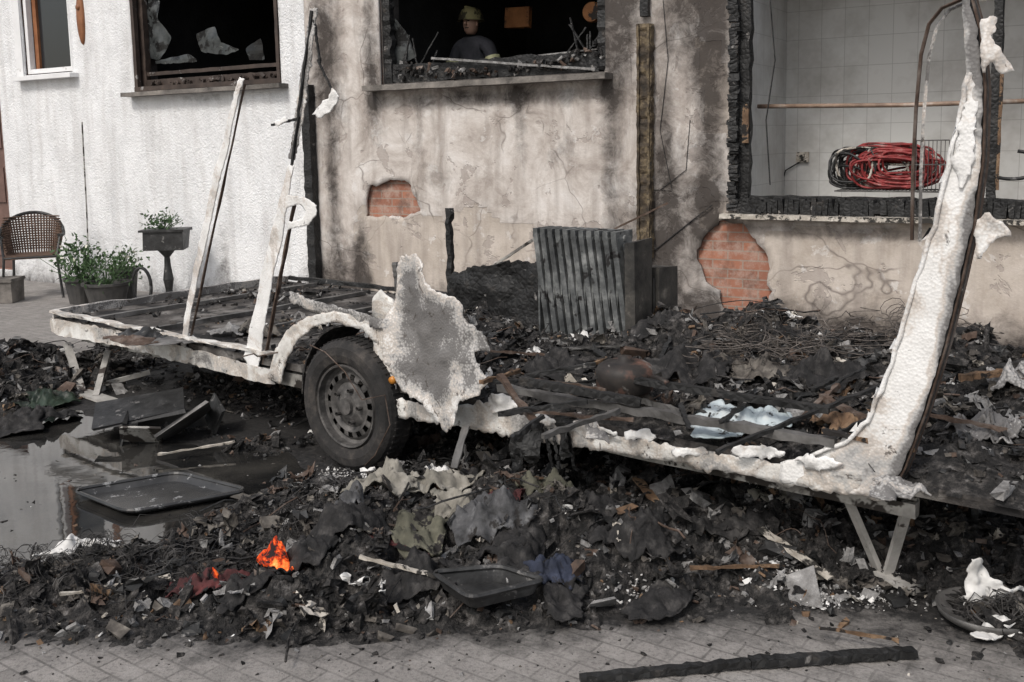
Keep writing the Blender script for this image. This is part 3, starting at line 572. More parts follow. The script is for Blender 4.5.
sheetpix(mb,[(288,291),(310,299),(350,309),(388,320),(388,330),(350,322),(310,310),(290,303)],CAR,.0,.014,.005,lambda v:.012*fbm(v*8,2,8),5,1)
sheetpix(mb,[(372,300),(380,290),(394,300),(396,402),(386,398),(374,360)],CAR,.0,.02,.003,dsp,6)
mb.obj("wheel_arch",[aluR,aluS],parent=cv,solid=.008,smooth=True)
mb=MB(); an=np.linspace(0,math.pi,14); Vv=[];
for t in(.01,.30):
    for a_ in an: Vv.append((sw+.42*math.cos(a_),t,.33+.42*math.sin(a_)))
mb.add(Vv,[[i,i+1,i+15,i+14] for i in range(13)]); mb.obj("wheel_housing",char,parent=cv,solid=.01)
mb=MB()
sheetpix(mb,[(392,396),(420,404),(445,408),(478,402),(500,405),(525,414),(560,424),(600,431),(650,441),(700,449),(740,456),(790,464),(840,470),(885,476),(885,500),(780,482),(640,457),(500,434),(395,416)],CAR,-.005,.018,.007,lambda v:.012*fbm(v*6,3,4),7)
mb.obj("sill_skin",aluR,parent=cv,solid=.006,smooth=True)
mb=MB()
for i,(x,y,wd,hh) in enumerate(((500,404,34,16),(590,430,60,14),(690,452,44,8),(760,452,60,10),(545,420,30,8),(820,462,50,12),(640,436,34,8))):
    pts=[(x-wd/2,y-hh*.3),(x-wd*.2,y-hh*.7),(x+wd*.2,y-hh*.4),(x+wd/2,y+hh*.2),(x+wd*.2,y+hh*.7),(x-wd*.3,y+hh*.5)]
    sheetpix(mb,pts,CAR,-.03,.010,.006,lambda v:.03*fbm(v*12,2,i+4),i)
mb.obj("melted_skin_flaps",aluw,parent=cv,solid=.004,smooth=True)
mb=MB()
end=[(885,500),(903,468),(925,408),(944,345),(960,280),(972,225),(981,160),(983,90),(978,30),(970,0),(966,-40),(957,-40),(964,20),(967,75),(960,120),(950,165),(934,225),(917,280),(900,335),(882,388),(868,420),(845,443),(810,456),(780,462),(780,482)]
CT=[]
def sp2(*a,**k):
    v,poly=sheetpix(*a,**k); _,ds=nearest(v,[poly]); return v,ds
v,ds=sp2(mb,end,CAR,-.01,.014,.002,lambda v:.006*fbm(v*3,2,14),9)
e0=np.array([CAR.sz(x,y) for x,y in end[:11]]); _,dr=nearest(v,[list(e0)+list(e0[::-1])]); CT.append(np.clip(1-dr/.045,0,1)*1.1+.6*np.exp(-((v[:,0]-cs(868,470)[0])**2+(v[:,1]-cs(868,470)[1])**2)/.12**2))
for k,pts in enumerate(([(972,222),(990,212),(1002,222),(1012,232),(992,240),(978,260)],[(980,25),(992,14),(998,20),(992,38),(1002,50),(1015,70),(1004,76),(990,58),(984,80)],[(952,160),(964,100),(970,60),(976,100),(974,160),(962,190)])):
    v,ds=sp2(mb,pts,CAR,.01-.02*k,.010,.004,lambda v:.02*fbm(v*9,2,16+k),k+20); CT.append(v[:,0]*0)
CT=np.concatenate(CT); mb.obj("end_wall_skin",aluw,parent=cv,solid=.004,smooth=True,cols=np.c_[CT,CT*0,CT*0,CT*0+1])
# raised rolled edge along the inside of the end wall + torn fringe
mb=MB(); inn=[(967,75),(960,120),(950,165),(934,225),(917,280),(900,335),(882,388),(868,420),(845,443),(810,456)]
ip=np.array([CAR.pt(x,y,-.018) for x,y in inn]); ip=np.vstack([np.linspace(ip[i],ip[i+1],5)[:-1] for i in range(len(ip)-1)]+[ip[-1:]]); ip=ip+rng.normal(0,.003,ip.shape); mb.tube(ip,.007+.004*np.abs(fbm(ip*12,2,3)),6)
for i in range(24):
    j=int(rng.integers(2,len(ip)-2)); p=ip[j]; a_=rng.uniform(-2.6,-1.2); L=rng.uniform(.01,.04); q_=np.array([[0,0,0],[L*math.cos(a_),rng.normal(0,.01),L*math.sin(a_)*.3],[L*.3,0,.03],[0,0,.035]]); mb.add(q_+p,[[0,1,2,3]])
mb.obj("rolled_edge",aluw,parent=cv,smooth=True)
mb=MB()
edgp=((887,500),(905,468),(927,408),(946,345),(962,280),(974,225),(983,160),(985,90),(980,30),(972,0),(967,-40))
mb.tube([CAR.pt(x,y,.02) for x,y in edgp],.010,6,1,flat=.9)
edge=[CAR.pt(x,y,0.) for x,y in edgp]; Vv=[];
for p in edge: Vv+=[p+np.array([.0,0,0]),p+np.array([.004,.05,.0])]
mb.add(Vv,[[2*i,2*i+1,2*i+3,2*i+2] for i in range(len(edge)-1)])
mb.obj("end_wall_flange",[rust,charwood],parent=cv,solid=.006)
mb=MB(); fr=[CAR.pt(x,y,.06) for x,y in((912,240),(913,170),(916,110),(921,55),(929,24),(942,8),(960,0),(978,-2))]; mb.tube(fr,.011,6,1,flat=.5); mb.tube([p+np.array([.02,.02,-.005]) for p in fr],.006,5,0)
mb.obj("window_arch_frame",[aluS,rust],parent=cv)
mb=MB()
sheetpix(mb,[(181,345),(186,348),(198,280),(220,180),(240,92),(245,79),(240,77),(235,92),(215,170),(194,270)],CAR,.0,.009,.002,lambda v:.008*fbm(v*6,2,14),31)
sheetpix(mb,[(244,357),(258,292),(271,235),(283,190),(288,165),(295,165),(290,195),(305,197),(316,205),(317,214),(309,225),(288,230),(289,222),(303,219),(307,211),(300,204),(288,208),(275,270),(266,320),(258,368),(250,366)],CAR,.0,.008,.002,lambda v:.01*fbm(v*6,2,24),32)
sheetpix(mb,[(288,160),(292,130),(299,90),(306,50),(310,8),(318,8),(312,60),(304,110),(295,160)],CAR,.0,.009,.004,lambda v:.012*fbm(v*6,2,34),33,mi=1)
sheetpix(mb,[(312,114),(322,102),(330,98),(334,88),(341,96),(334,108),(322,118)],CAR,-.02,.008,.003,lambda v:.02*fbm(v*12,2,34),34)
sheetpix(mb,[(274,122),(286,116),(288,121),(278,127)],CAR,-.02,.008,.003,None,35)
mb.obj("wall_struts",[aluw,aluS],parent=cv,solid=.005,smooth=True)
mb=MB()
def pl(mb,x0,y0,x1,y1,t0,t1,w_,h_,m=0,rough=.003,seg=14,up=(0,1,0)): mb.plank(CAR.pt(x0,y0,t0),CAR.pt(x1,y1,t1),w_,h_,m,rough,seg,up)
pl(mb,264,364,294,205,.03,.03,.010,.02,1); pl(mb,189,345,245,84,.02,.02,.006,.014,1); pl(mb,318,60,334,95,0,0,.010,.010,0); pl(mb,314,20,320,62,0,0,.010,.010,0); pl(mb,272,125,300,118,0,0,.012,.01,0); pl(mb,292,165,312,10,-.01,-.01,.012,.012,0)
mb.obj("strut_liners",[charwood,rust],parent=cv)
mb=MB()
pan=[(392,270),(396,258),(415,254),(424,262),(428,280),(442,290),(462,300),(466,318),(486,338),(488,352),(474,352),(484,370),(492,380),(484,394),(466,400),(460,422),(450,432),(438,420),(424,404),(404,386),(390,360),(386,320),(392,296)]
c0=cs(430,340,-.1)
v,ds=sp2(mb,pan,CAR,-.10,.012,.005,lambda v:.03*np.sin((v[:,0]-c0[0])*11+4*v[:,1])+.022*fbm(v*4,2,44)+.008*fbm(v*14,2,41)-.12*np.clip(c0[1]-v[:,1],0,1),41)
ct=np.clip(ds/.09,0,1)*(.85+.6*fbm(v*5,3,77)); ct=np.clip(ct,0,1.2)
mb.obj("hanging_side_panel",aluP,parent=cv,solid=.004,smooth=True,cols=np.c_[ct,ct*0,ct*0,ct*0+1])
mb=MB(); pl(mb,395,262,400,300,-.02,-.02,.03,.02); pl(mb,454,468,466,425,-.2,-.1,.04,.006,m=0,seg=6); 
for x in (553,575,560): pl(mb,x,470,x-8,428,-.03,-.03,.012,.006,m=1,rough=.005)
mb.obj("hanging_trim",[steel,charwood],parent=cv)
mb=MB()
for i,(x,y,L) in enumerate(((520,450,40),(534,440,34),(566,430,42))):
    sheetpix(mb,[(x-8,y-L*.4),(x+8,y-L*.5),(x+4,y),(x+6,y+L*.6),(x-4,y+L*.7),(x-10,y+L*.2)],CAR,-.05,.012,.005,lambda v:.04*fbm(v*12,3,i),i+60)
mb.obj("hanging_charred_cloth",charwood,parent=cv,solid=.006)
rub=pmat("burnt_rubber",[(.3,.012),(.55,(.028,.026,.025)),(.75,(.08,.07,.062))],9,.85,.6,60,.006)
mb=MB(); k_=RW/.305
prof=[(.195,.02),(.205,.0),(.24,-.012),(.275,-.008),(.295,.012),(.305,.035),(.305,.13),(.295,.155),(.27,.17),(.2,.17)]
mb.lathe([(r*k_,h+TW) for r,h in prof],56,(sw,.0,RW),'y')
for k in range(60):
    a_=2*math.pi*k/60; 
    mb.box((sw+(RW-.001)*math.cos(a_),.05+TW,RW+(RW-.001)*math.sin(a_)),(.010,.045,.010)); mb.box((sw+(RW-.001)*math.cos(a_+.05),.115+TW,RW+(RW-.001)*math.sin(a_+.05)),(.010,.04,.010))
mb.obj("tyre",rub,parent=cv)
mb=MB(); mb.lathe([(r*k_,h+TW) for r,h in[(.196,.02),(.19,.0),(.182,.004),(.178,.04),(.165,.05),(.15,.035),(.125,.03),(.105,.045),(.07,.03),(.055,.02),(.04,.018),(.038,.0),(.0,-.003)]],60,(sw,.0,RW),'y',skip=lambda i,q:i==5 and q%4<2)
mb.lathe([(.19*k_,.10+TW),(.0,.10+TW)],48,(sw,.0,RW),'y',m=1)
for k in range(5): a_=2*math.pi*k/5; mb.lathe([(.011,.0+TW),(.011,.03+TW)],8,(sw+.078*k_*math.cos(a_),.005,RW+.078*k_*math.sin(a_)),'y')
mb.obj("steel_rim",[rimm,char],parent=cv)
mb=MB(); mb.tube([CAR.pt(x,y,t) for x,y,t in((310,345,-.0),(325,352,-.09),(345,372,-.1),(362,400,-.12),(385,395,-.1),(390,425,-.1),(375,455,-.12),(365,465,-.1))],.003,5); mb.obj("dangling_wire",rust,parent=cv)
amber=N("amber_lens"); amber.out((.5,.2,.03),.35,None,0,.5)
mb=MB(); p=CAR.pt(393,380,-.02); mb.lathe([(0,-.015),(.017,-.014),(.02,.0),(.02,.02)],16,p,'y'); mb.obj("side_marker_light",amber.m,parent=cv,smooth=True)
mb=MB()
def Z0(x,y,z): return CAR.loc(atz(x,y,z))
f0=Z0(842,556,.03); f1=Z0(920,590,.03)
mb.plank(CAR.pt(843,488,.12),f0*.5+f1*.5,.035,.02,seg=6); mb.plank(CAR.pt(914,485,.12),f0*.4+f1*.6,.035,.02,seg=6); mb.plank(CAR.pt(838,492,.12),CAR.pt(918,500,.12),.03,.02,seg=6)
mb.plank(f0,f1,.07,.025,seg=6); 
g0=Z0(82,392,.02); g1=Z0(118,404,.02); mb.plank(CAR.pt(67,344,.1),g0,.05,.03,seg=4); mb.plank(CAR.pt(108,352,.25),g0*.6+g1*.4,.04,.03,seg=4); mb.plank(g0,g1,.10,.02,seg=3)
mb.plank(CAR.pt(150,372,.4),Z0(100,385,.03),.03,.03,seg=4)
mb.obj("support_legs",pmat("zinc_leg",[(.3,(.26,.25,.23)),(.7,(.5,.48,.45))],9,.5,.3,50,.003,spots=[((.06,.05,.045),7,.56)]),parent=cv)
mb=MB(); mb.plank((CL+.15,.5,.40),(CL+1.6,1.1,.40),.05,.08,seg=6,rough=.002); mb.obj("drawbar",galv,parent=cv)
# ------------------------------------------------------------ deck contents
mb=MB(); TR=1.25; x0=CAR.pt(548,300,TR)[0]; x1=CAR.pt(634,300,TR)[0]; zb=.52; zt=CAR.pt(590,231,TR)[2]; nf=11
for i in range(nf):
    x=x0+(x1-x0)*(i+.5)/nf; wd=(x1-x0)/nf*.6; lean=.05
    for (y0,y1) in((-.085,-.035),(-.02,.02),(.03,.075)):
        mb.plank((x-lean*.5+.06,TR+(y0+y1)/2,zb+.03),(x-lean,TR+(y0+y1)/2,zt-.02),wd,abs(y1-y0),seg=6,rough=.001,up=(0,1,0))
    mb.box((x-lean,TR,zt-.015),(wd,.17,.05),j=.001); mb.box((x+.03,TR,zb+.05),(wd,.17,.05),j=.001)
    mb.box((x-lean*.7,TR,(zt+zb)/2),(wd*.35,.15,(zt-zb)*.92))
mb.tube([(x0-.05,TR,zt-.03),(x1-.05,TR,zt-.03)],.018,8); mb.tube([(x0+.03,TR,zb+.06),(x1+.05,TR,zb+.06)],.018,8)
mb.obj("oil_radiator",pmat("burnt_radiator",[(.3,(.035,.037,.038)),(.5,(.095,.10,.10)),(.7,(.24,.245,.24))],9,.6,.3,60,.003,spots=[((.015,.014,.014),6,.58)]),frame=CAR)
mb=MB(); mb.box((x1+.03,TR,(zb+zt)/2-.01),(.06,.18,(zt-zb)*.9),j=.004); p=CAR.pt(655,290,1.5); mb.box((p[0],1.5,.72),(.18,.2,.44),j=.006); mb.box((p[0],1.385,.72),(.13,.02,.34),j=.004); mb.box((p[0],1.37,.56),(.10,.02,.03),j=.002); mb.obj("burnt_metal_cabinet",pmat("cabinet",[(.3,.015),(.6,(.06,.056,.05)),(.8,(.22,.2,.17))],8,.7,.5,40,.006),frame=CAR)
mb=MB(); sheetpix(mb,[(446,300),(452,275),(470,268),(500,264),(520,262),(562,262),(570,300),(575,345),(450,352)],CAR,1.3,.025,.009,lambda v:.03*fbm(v*5,4,64),51); mb.obj("charred_board",charwood,frame=CAR,solid=.02)
mb=MB(); p=CAR.pt(449,208,1.62); mb.plank((p[0],1.62,.48),p,.04,.035,seg=20,rough=.006,up=(0,1,0)); mb.obj("charred_post",charwood,frame=CAR)
def stick(name,a,b,w_,h_,mat,fr=CAR,rough=.004,seg=16):
    mb=MB(); mb.plank(a,b,w_,h_,seg=seg,rough=rough); return mb.obj(name,mat,frame=fr)
zc=lambda x,y,z: CAR.loc(atz(x,y,z))
stick("charred_batten",zc(498,388,.62),zc(835,443,.59),.035,.03,steel,seg=30,rough=.006)
stick("charred_batten",zc(520,380,.70),zc(640,402,.64),.03,.03,charwood)
stick("charred_batten",zc(716,452,.56),zc(885,384,.72),.016,.014,charwood)
stick("charred_batten",zc(600,375,.68),zc(830,410,.66),.03,.025,charwood)
stick("charred_batten",zc(930,382,.6),zc(1030,362,.72),.04,.03,charwood,rough=.006)
stick("scorched_batten",zc(960,378,.68),zc(1012,371,.70),.025,.025,brownwood)
stick("metal_rod",CAR.pt(490,268,1.9),CAR.pt(551,228,2.0),.018,.018,galv,rough=.001)
stick("metal_rod",CAR.pt(608,232,2.2),CAR.pt(668,203,2.3),.012,.012,rust,rough=.001)
for i in range(44):
    x=rng.uniform(470,930); y=rng.uniform(345,440); a=rng.uniform(0,3.14); L=rng.uniform(.12,.5); p=zc(x,y,.6); stick("charred_batten",p+np.array([0,0,rng.uniform(-.02,.05)]),p+np.array([L*math.cos(a),L*math.sin(a),rng.uniform(-.02,.10)]),rng.uniform(.008,.028),rng.uniform(.008,.022),[charwood,charwood,rust,charwood,brownwood,steel][int(rng.integers(6))],seg=10,rough=.005)
mb=MB(); p=zc(625,392,.60); mb.lathe([(0,0),(.10,0),(.12,.02),(.125,.09),(.115,.115),(.09,.13),(.03,.135),(.03,.155),(0,.16)],24,p); mb.tube([p+np.array([.12,0,.08]),p+np.array([.2,-.04,.09]),p+np.array([.24,-.06,.085])],.012,6)
mb.obj("cooking_pot",pmat("scorched_enamel",[(.3,(.012,.011,.011)),(.52,(.03,.025,.022)),(.7,(.18,.09,.065))],7,.6,.3,30,.003,spots=[((.15,.14,.13),8,.6)]),frame=CAR,smooth=True)
bluep=pmat("bluish_paper",[(.3,(.3,.36,.38)),(.55,(.5,.56,.58)),(.75,(.65,.66,.63))],6,.7,.4,30,.005,spots=[((.03,.03,.03),9,.58)])
def cloth(name,c,sx,sy,ang,mat,amp=.05,seed=0,frame=None,hf=None,zadd=.02,solid=.005,n=44,fold=11.):
    r=np.random.default_rng(seed); an=np.linspace(0,2*math.pi,61)[:-1]; ph=r.uniform(0,6.28,4); rr=1+.16*np.sin(2*an+ph[0])+.12*np.sin(3*an+ph[1])+.07*np.sin(5*an+ph[2])+.05*np.sin(9*an+ph[3])+r.normal(0,.03,60)
    poly=[(.5*sx*math.cos(a)*k,.5*sy*math.sin(a)*k) for a,k in zip(an,rr)]
    v,f=gridpoly(poly,max(sx,sy)/n); e=np.clip(1-np.hypot(v[:,0]/sx*2,v[:,1]/sy*2),0,1)
    d=np.c_[fbm(v*fold*.7+seed,3,seed),fbm(v*fold*.7-seed,3,seed+1)]*.045
    dw=v+d*1.5; rid=1-np.abs(fbm(np.c_[dw[:,0]*fold,dw[:,1]*fold*.55]+seed*1.7,4,seed+2))*1.9
    z=amp*.6*rid*(.35+e)+amp*.6*e
    ca,sa=math.cos(ang),math.sin(ang); p=v+d; P=np.c_[c[0]+p[:,0]*ca-p[:,1]*sa,c[1]+p[:,0]*sa+p[:,1]*ca]
    base=np.maximum(hf(P),0) if hf is not None else 0
    b0=float(np.mean(base)) if hf is not None else 0
    Z=c[2]+b0*.4+.6*base+z+zadd
    return mk(name,np.c_[P,Z],f,mat,frame=frame,smooth=True,solid=solid)
def cc(name,px,py,sx,sy,ang,mat,amp=.05,seed=0,**k):
    p=zc(px,py,.6); cloth(name,(p[0],p[1],.487),sx,sy,ang,mat,amp,seed,frame=CAR,hf=hcar,**k)
darkc=pmat("charred_fabric",[(.3,.006),(.5,(.018,.017,.017)),(.65,(.05,.047,.045)),(.8,(.14,.13,.125))],16,.85,.8,80,.006)
cc("burnt_magazine",740,412,.36,.28,.4,bluep,.03,3,zadd=.035); cc("burnt_blanket",690,370,.5,.35,.2,darkc,.09,4); cc("burnt_blanket",560,365,.4,.3,1.2,darkc,.08,5); cc("burnt_blanket",820,380,.4,.3,.7,darkc,.1,6)
cc("crumpled_paper",545,352,.16,.08,.4,white,.03,7); cc("scorched_cardboard",835,418,.2,.16,.2,brownwood,.05,8,zadd=.04); cc("scorched_cardboard",575,378,.1,.07,.5,brownwood,.03,9); cc("burnt_blanket",660,345,.35,.25,.1,darkc,.08,14)
cc("burnt_sheet_metal",180,326,.4,.2,.2,steel,.02,10); cc("crumpled_paper",228,318,.25,.2,.4,ash,.05,11); cc("burnt_sheet_metal",150,322,.45,.16,.4,blackpl,.06,12); cc("burnt_blanket",255,318,.3,.2,.4,fabr,.08,18); cc("burnt_sheet_metal",128,326,.4,.2,.2,rust,.03,19)
cc("crumpled_aluminium",985,420,.28,.26,.3,aluS,.12,15); cc("crumpled_aluminium",1010,395,.2,.2,.3,aluS,.14,16); cc("crumpled_aluminium",900,462,.18,.16,.3,aluS,.05,17); cc("crumpled_aluminium",600,415,.16,.1,.3,aluS,.04,21); cc("burnt_blanket",760,372,.35,.2,.3,fabr,.07,22)
# bed springs
def coil(mb,c,R0,H,turns,Rm,n=9,r=.0022,m=0):
    k=int(turns*n); u=np.linspace(0,1,k); a=u*turns*2*math.pi; rr=R0*(.65+.35*np.abs(2*u-1)*1.); P=np.c_[rr*np.cos(a),rr*np.sin(a),(u-.5)*H]; mb.tube(P@Rm.T+c,r,3,m,caps=False)
def springs(name,ctrs,R0,H,mat,frame=None,tilt=.6,link=True,r=.0022):
    mb=MB()
    for c in ctrs: coil(mb,np.array(c),R0*rng.uniform(.8,1.2),H*rng.uniform(.4,1.3),rng.uniform(2.,4.),rotm(1,tilt)[0],r=r)
    if link:
        for i in range(len(ctrs)):
            j=rng.integers(len(ctrs)); a,b=np.array(ctrs[i]),np.array(ctrs[j]); d=np.linalg.norm(a-b)
            if d<.6:
                u=np.linspace(0,1,10)[:,None]; P=a+(b-a)*u+np.array([0,0,.05])*np.sin(u*math.pi)*rng.uniform(-.3,1.5); P=P+rng.normal(0,.01,P.shape); mb.tube(P,r,3,caps=False)
    return mb.obj(name,mat,frame=frame)
wire=pmat("burnt_wire",[(.3,(.02,.019,.018)),(.7,(.09,.085,.082))],20,.6,.1,50,.001,metal=.3)
wirel=pmat("burnt_wire_pale",[(.3,(.04,.034,.03)),(.7,(.15,.13,.115))],20,.6,.1,50,.001,metal=.2)
mb=MB(); sA=zc(712,350,.66); sB=zc(985,350,.66); L_=np.linalg.norm(sB[:2]-sA[:2]); nS=int(L_/.115)
for row in range(5):
    for i in range(nS+1):
        b_=sA+(sB-sA)*(i+.5*(row%2))/nS; zsag=.02*math.sin(i*.7+row)
        c_=np.array([b_[0]+rng.normal(0,.012)-.02*row,b_[1]+(row-2)*.115+rng.normal(0,.012),.62+zsag+rng.uniform(0,.03)+(.05 if row>2 else 0)])
        if rng.random()<.1: continue
        coil(mb,c_,.05*rng.uniform(.9,1.1),.13*rng.uniform(.75,1.15),4.2,rotm(1,.22)[0],n=12,r=.0022)
    pth=[sA+(sB-sA)*u+np.array([-.02*row,(row-2)*.115,.68-.66+.0])+rng.normal(0,.012,3) for u in np.linspace(-.02,1.02,16)]; mb.tube(np.array(pth)*[1,1,1]+[0,0,.02],.0028,4,caps=False)
mb.obj("mattress_springs",wirel,frame=CAR)
C=[]
for i in range(16):
    x=rng.uniform(705,985); y=rng.uniform(322,352); p=zc(x,y,.72); C.append((p[0],min(p[1],2.35),.66+rng.uniform(0,.15)))
springs("mattress_springs",C,.08,.14,wirel,CAR,.6,r=.002)
C=[]
for i in range(75):
    x=rng.uniform(-20,320); y=np.interp(x,[0,330],[592,560])+rng.normal(0,16); p=atz(x,y,0); C.append((p[0],p[1],hgc(p[0],p[1])+rng.uniform(.0,.045)))
springs("mattress_springs",C,.045,.08,wire,None,.9,r=.0015)
C=[]
for i in range(25):
    x=rng.uniform(270,430); y=rng.uniform(500,535); p=atz(x,y,0); C.append((p[0],p[1],hgc(p[0],p[1])+rng.uniform(.0,.05)))
springs("mattress_springs",C,.04,.07,wire,None,.9,r=.0015)
# ------------------------------------------------------------ ground items
S_=[((.02,.018,.017),9,.54)]
beige=pmat("scorched_beige_cloth",[(.3,(.10,.095,.08)),(.5,(.22,.205,.175)),(.75,(.36,.34,.3))],9,.9,.5,90,.004,spots=[((.02,.018,.017),6,.57)])
olive=pmat("olive_cloth",[(.3,(.04,.04,.03)),(.55,(.12,.115,.085)),(.75,(.22,.21,.16))],9,.9,.5,90,.004,spots=S_)
bluec=pmat("blue_cloth",[(.3,(.010,.012,.018)),(.55,(.028,.034,.055)),(.75,(.07,.08,.12))],9,.9,.5,90,.004,spots=S_)
redc=pmat("dark_red_cloth",[(.3,(.02,.01,.01)),(.6,(.11,.03,.03)),(.8,(.2,.07,.06))],8,.9,.5,90,.004,spots=[((.012,.011,.011),8,.48)])
greyc=pmat("grey_cloth",[(.3,(.02,.02,.02)),(.55,(.08,.08,.083)),(.8,(.24,.24,.24))],12,.9,.5,90,.004,spots=S_)
green=pmat("green_plastic_bag",[(.3,(.010,.014,.010)),(.6,(.022,.035,.022)),(.8,(.06,.08,.055))],6,.4,.5,40,.006)
ncl=[0]
def gc(name,px,py,sx,sy,ang,mat,amp=.05,**k):
    ncl[0]+=1; p=atz(px,py,.10 if 330<px<600 and py<570 else .05); cloth(name,(p[0],p[1],0),sx,sy,ang,mat,amp,100+ncl[0],hf=hg,**k)
gc("scorched_jacket",520,560,.35,.26,1.2,darkc,.08); gc("scorched_blanket",340,555,.4,.25,.4,darkc,.08); gc("scorched_blanket",210,592,.3,.18,.2,redc,.05)
gc("scorched_shirt",385,518,.34,.22,.3,beige,.07,zadd=.045); gc("scorched_shirt",442,512,.28,.2,1.,beige,.07,zadd=.04); gc("scorched_trousers",415,548,.34,.2,.6,olive,.07,zadd=.04); gc("scorched_trousers",490,545,.35,.24,.2,greyc,.08,zadd=.04)
gc("scorched_jacket",555,588,.22,.16,.4,bluec,.07,zadd=.04); 
gc("scorched_blanket",640,565,.35,.25,.4,darkc,.07); gc("scorched_blanket",420,590,.35,.2,.1,darkc,.06); gc("scorched_blanket",600,540,.3,.22,.4,darkc,.06); gc("scorched_blanket",310,584,.3,.18,.7,darkc,.06)
gc("scorched_jacket",480,490,.3,.24,.4,darkc,.07); gc("scorched_shirt",545,520,.24,.16,.4,olive,.06,zadd=.035); gc("green_bag",45,398,.4,.25,.4,green,.08); gc("scorched_blanket",0,372,.9,.5,.1,darkc,.14); gc("scorched_blanket",30,420,.6,.3,.5,darkc,.10)
gc("scorched_blanket",660,600,.3,.16,.3,darkc,.04); gc("scorched_shirt",510,535,.18,.12,.3,redc,.04,zadd=.05); gc("crumpled_paper",618,568,.06,.10,.3,cream,.02,zadd=.04); gc("crumpled_paper",815,572,.14,.05,.3,cream,.02); gc("crumpled_paper",435,488,.2,.07,-.5,white,.03,zadd=.04)
for (x,y,r_) in((800,590,.09),(785,578,.05),(640,600,.06),(820,605,.04),(560,505,.07),(880,600,.06),(330,475,.07),(775,520,.06)):
    c0=atz(x,y,0); k=130; P=c0[:2]+rng.normal(0,r_*.8,(k,2))*[1.4,.8]; sz=rng.uniform(.002,.010,k)*rng.choice([1,1,1,1.8],k); v,f=shards(np.c_[P,np.maximum(hg(P),0)+.006],np.c_[sz,sz*.8,sz*.4],.4); mk("ash_heap",v,f,[ash,white],mi=np.repeat((rng.random(k)<.35).astype(int),6))
gc("scorched_cloth_scrap",770,520,.16,.12,.1,beige,.04); gc("scorched_trousers",450,532,.2,.14,.9,beige,.05,zadd=.04); gc("scorched_shirt",350,540,.16,.12,.9,greyc,.05,zadd=.04)
gc("scorched_blanket",250,604,.26,.14,.2,darkc,.05); gc("scorched_blanket",570,600,.26,.14,.9,darkc,.05); gc("scorched_blanket",720,545,.4,.2,.3,darkc,.05)
gc("white_shoe",78,552,.26,.09,.75,white,.05,zadd=.04)
for (x0,y0,x1,y1,w_,mt,nm) in ((505,478,538,515,.05,brownwood,"splintered_plywood"),(495,480,512,508,.045,brownwood,"splintered_plywood"),(636,508,668,540,.04,brownwood,"splintered_plywood"),(760,550,830,580,.035,cream,"splintered_plywood"),(690,578,785,574,.012,brownwood,"wooden_lath"),
    (325,563,430,578,.025,redc,"red_trim_strip"),(360,572,440,578,.015,cream,"white_trim_strip"),(60,600,170,580,.010,cream,"wooden_lath"),(540,490,620,545,.03,charwood,"charred_stick"),(400,560,350,590,.03,charwood,"charred_stick"),(155,455,235,445,.010,cream,"plastic_strip"),(820,628,900,640,.008,brownwood,"wooden_lath"),(560,480,640,520,.03,charwood,"charred_stick")):
    zz=.12 if 330<x0<600 else .05; a=atz(x0,y0,zz);b=atz(x1,y1,zz); a[2]=hgc(*a[:2])+.05; b[2]=hgc(*b[:2])+.05
    mb=MB(); mb.plank(a,b,w_,.010,rough=.004,seg=12); mb.obj(nm,mt)
a=atz(580,678,.02);b=atz(915,652,.02); mb=MB(); mm=(a+b)/2+np.array([0,.012,0]); mb.plank(a,mm,.028,.022,rough=.004,seg=30); mb.plank(mm+np.array([.002,0,0]),b,.034,.026,rough=.005,seg=30); mb.obj("charred_beam",charwood)
n=N("ember"); c=n.ramp(n.noise(16,4,.75,.5),[(.42,(.015,.01,.01)),(.5,(.35,.03,.005)),(.62,(.95,.2,.045)),(.75,(1,.5,.2))]); n.link(c,n.b.inputs["Emission Color"]); n.b.inputs["Emission Strength"].default_value=.9; ember=n.out(c,.9,n.bump(n.noise(40,3),.6,.01),0,.2)
gc("glowing_ember",270,590,.15,.10,-.5,ember,.08,zadd=.04); gc("glowing_ember",212,592,.03,.02,-.5,ember,.02,zadd=.06)
def tray(name,corners,rim,depth,mat,z=.02):
    mb=MB(); C=[atz(x,y,z+depth) for x,y in corners]; P=[]
    for i in range(4):
        a,b,c=C[i-1],C[i],C[(i+1)%4]
        for k in np.linspace(0,1,6): P.append((b+(a-b)*.15)*(1-k)**2+2*k*(1-k)*b+(b+(c-b)*.15)*k*k)
    P=np.array(P); P[:,2]=z+depth; cen=P.mean(0); inn=cen+(P-cen)*.86; inn[:,2]=z; k=len(P)
    mb.tube(np.vstack([P,P[:2]]),rim,6,caps=False); mb.add(np.vstack([P,inn]),[[i,(i+1)%k,k+(i+1)%k,k+i] for i in range(k)]+[[k+i for i in range(k)]])
    return mb.obj(name,mat)
tray("baking_tray",[(72,490),(178,472),(250,490),(128,512)],.010,.03,pmat("wet_tray",[(.3,.02),(.7,.06)],5,.25,.2,20,.003,spots=[((.25,.25,.25),12,.6)]),.012)
p=atz(490,590,0); hh=hgc(p[0],p[1]); tray("roasting_tin",[(432,572),(500,566),(545,580),(470,598)],.010,.05,blackpl,hh*.6+.03)
p=atz(160,440,0); mb=MB()
def slab(c,sz,ex,ey,ez,m=0): mb.box(c,sz,np.array(Euler((ex,ey,ez)).to_matrix()),m,j=.004)
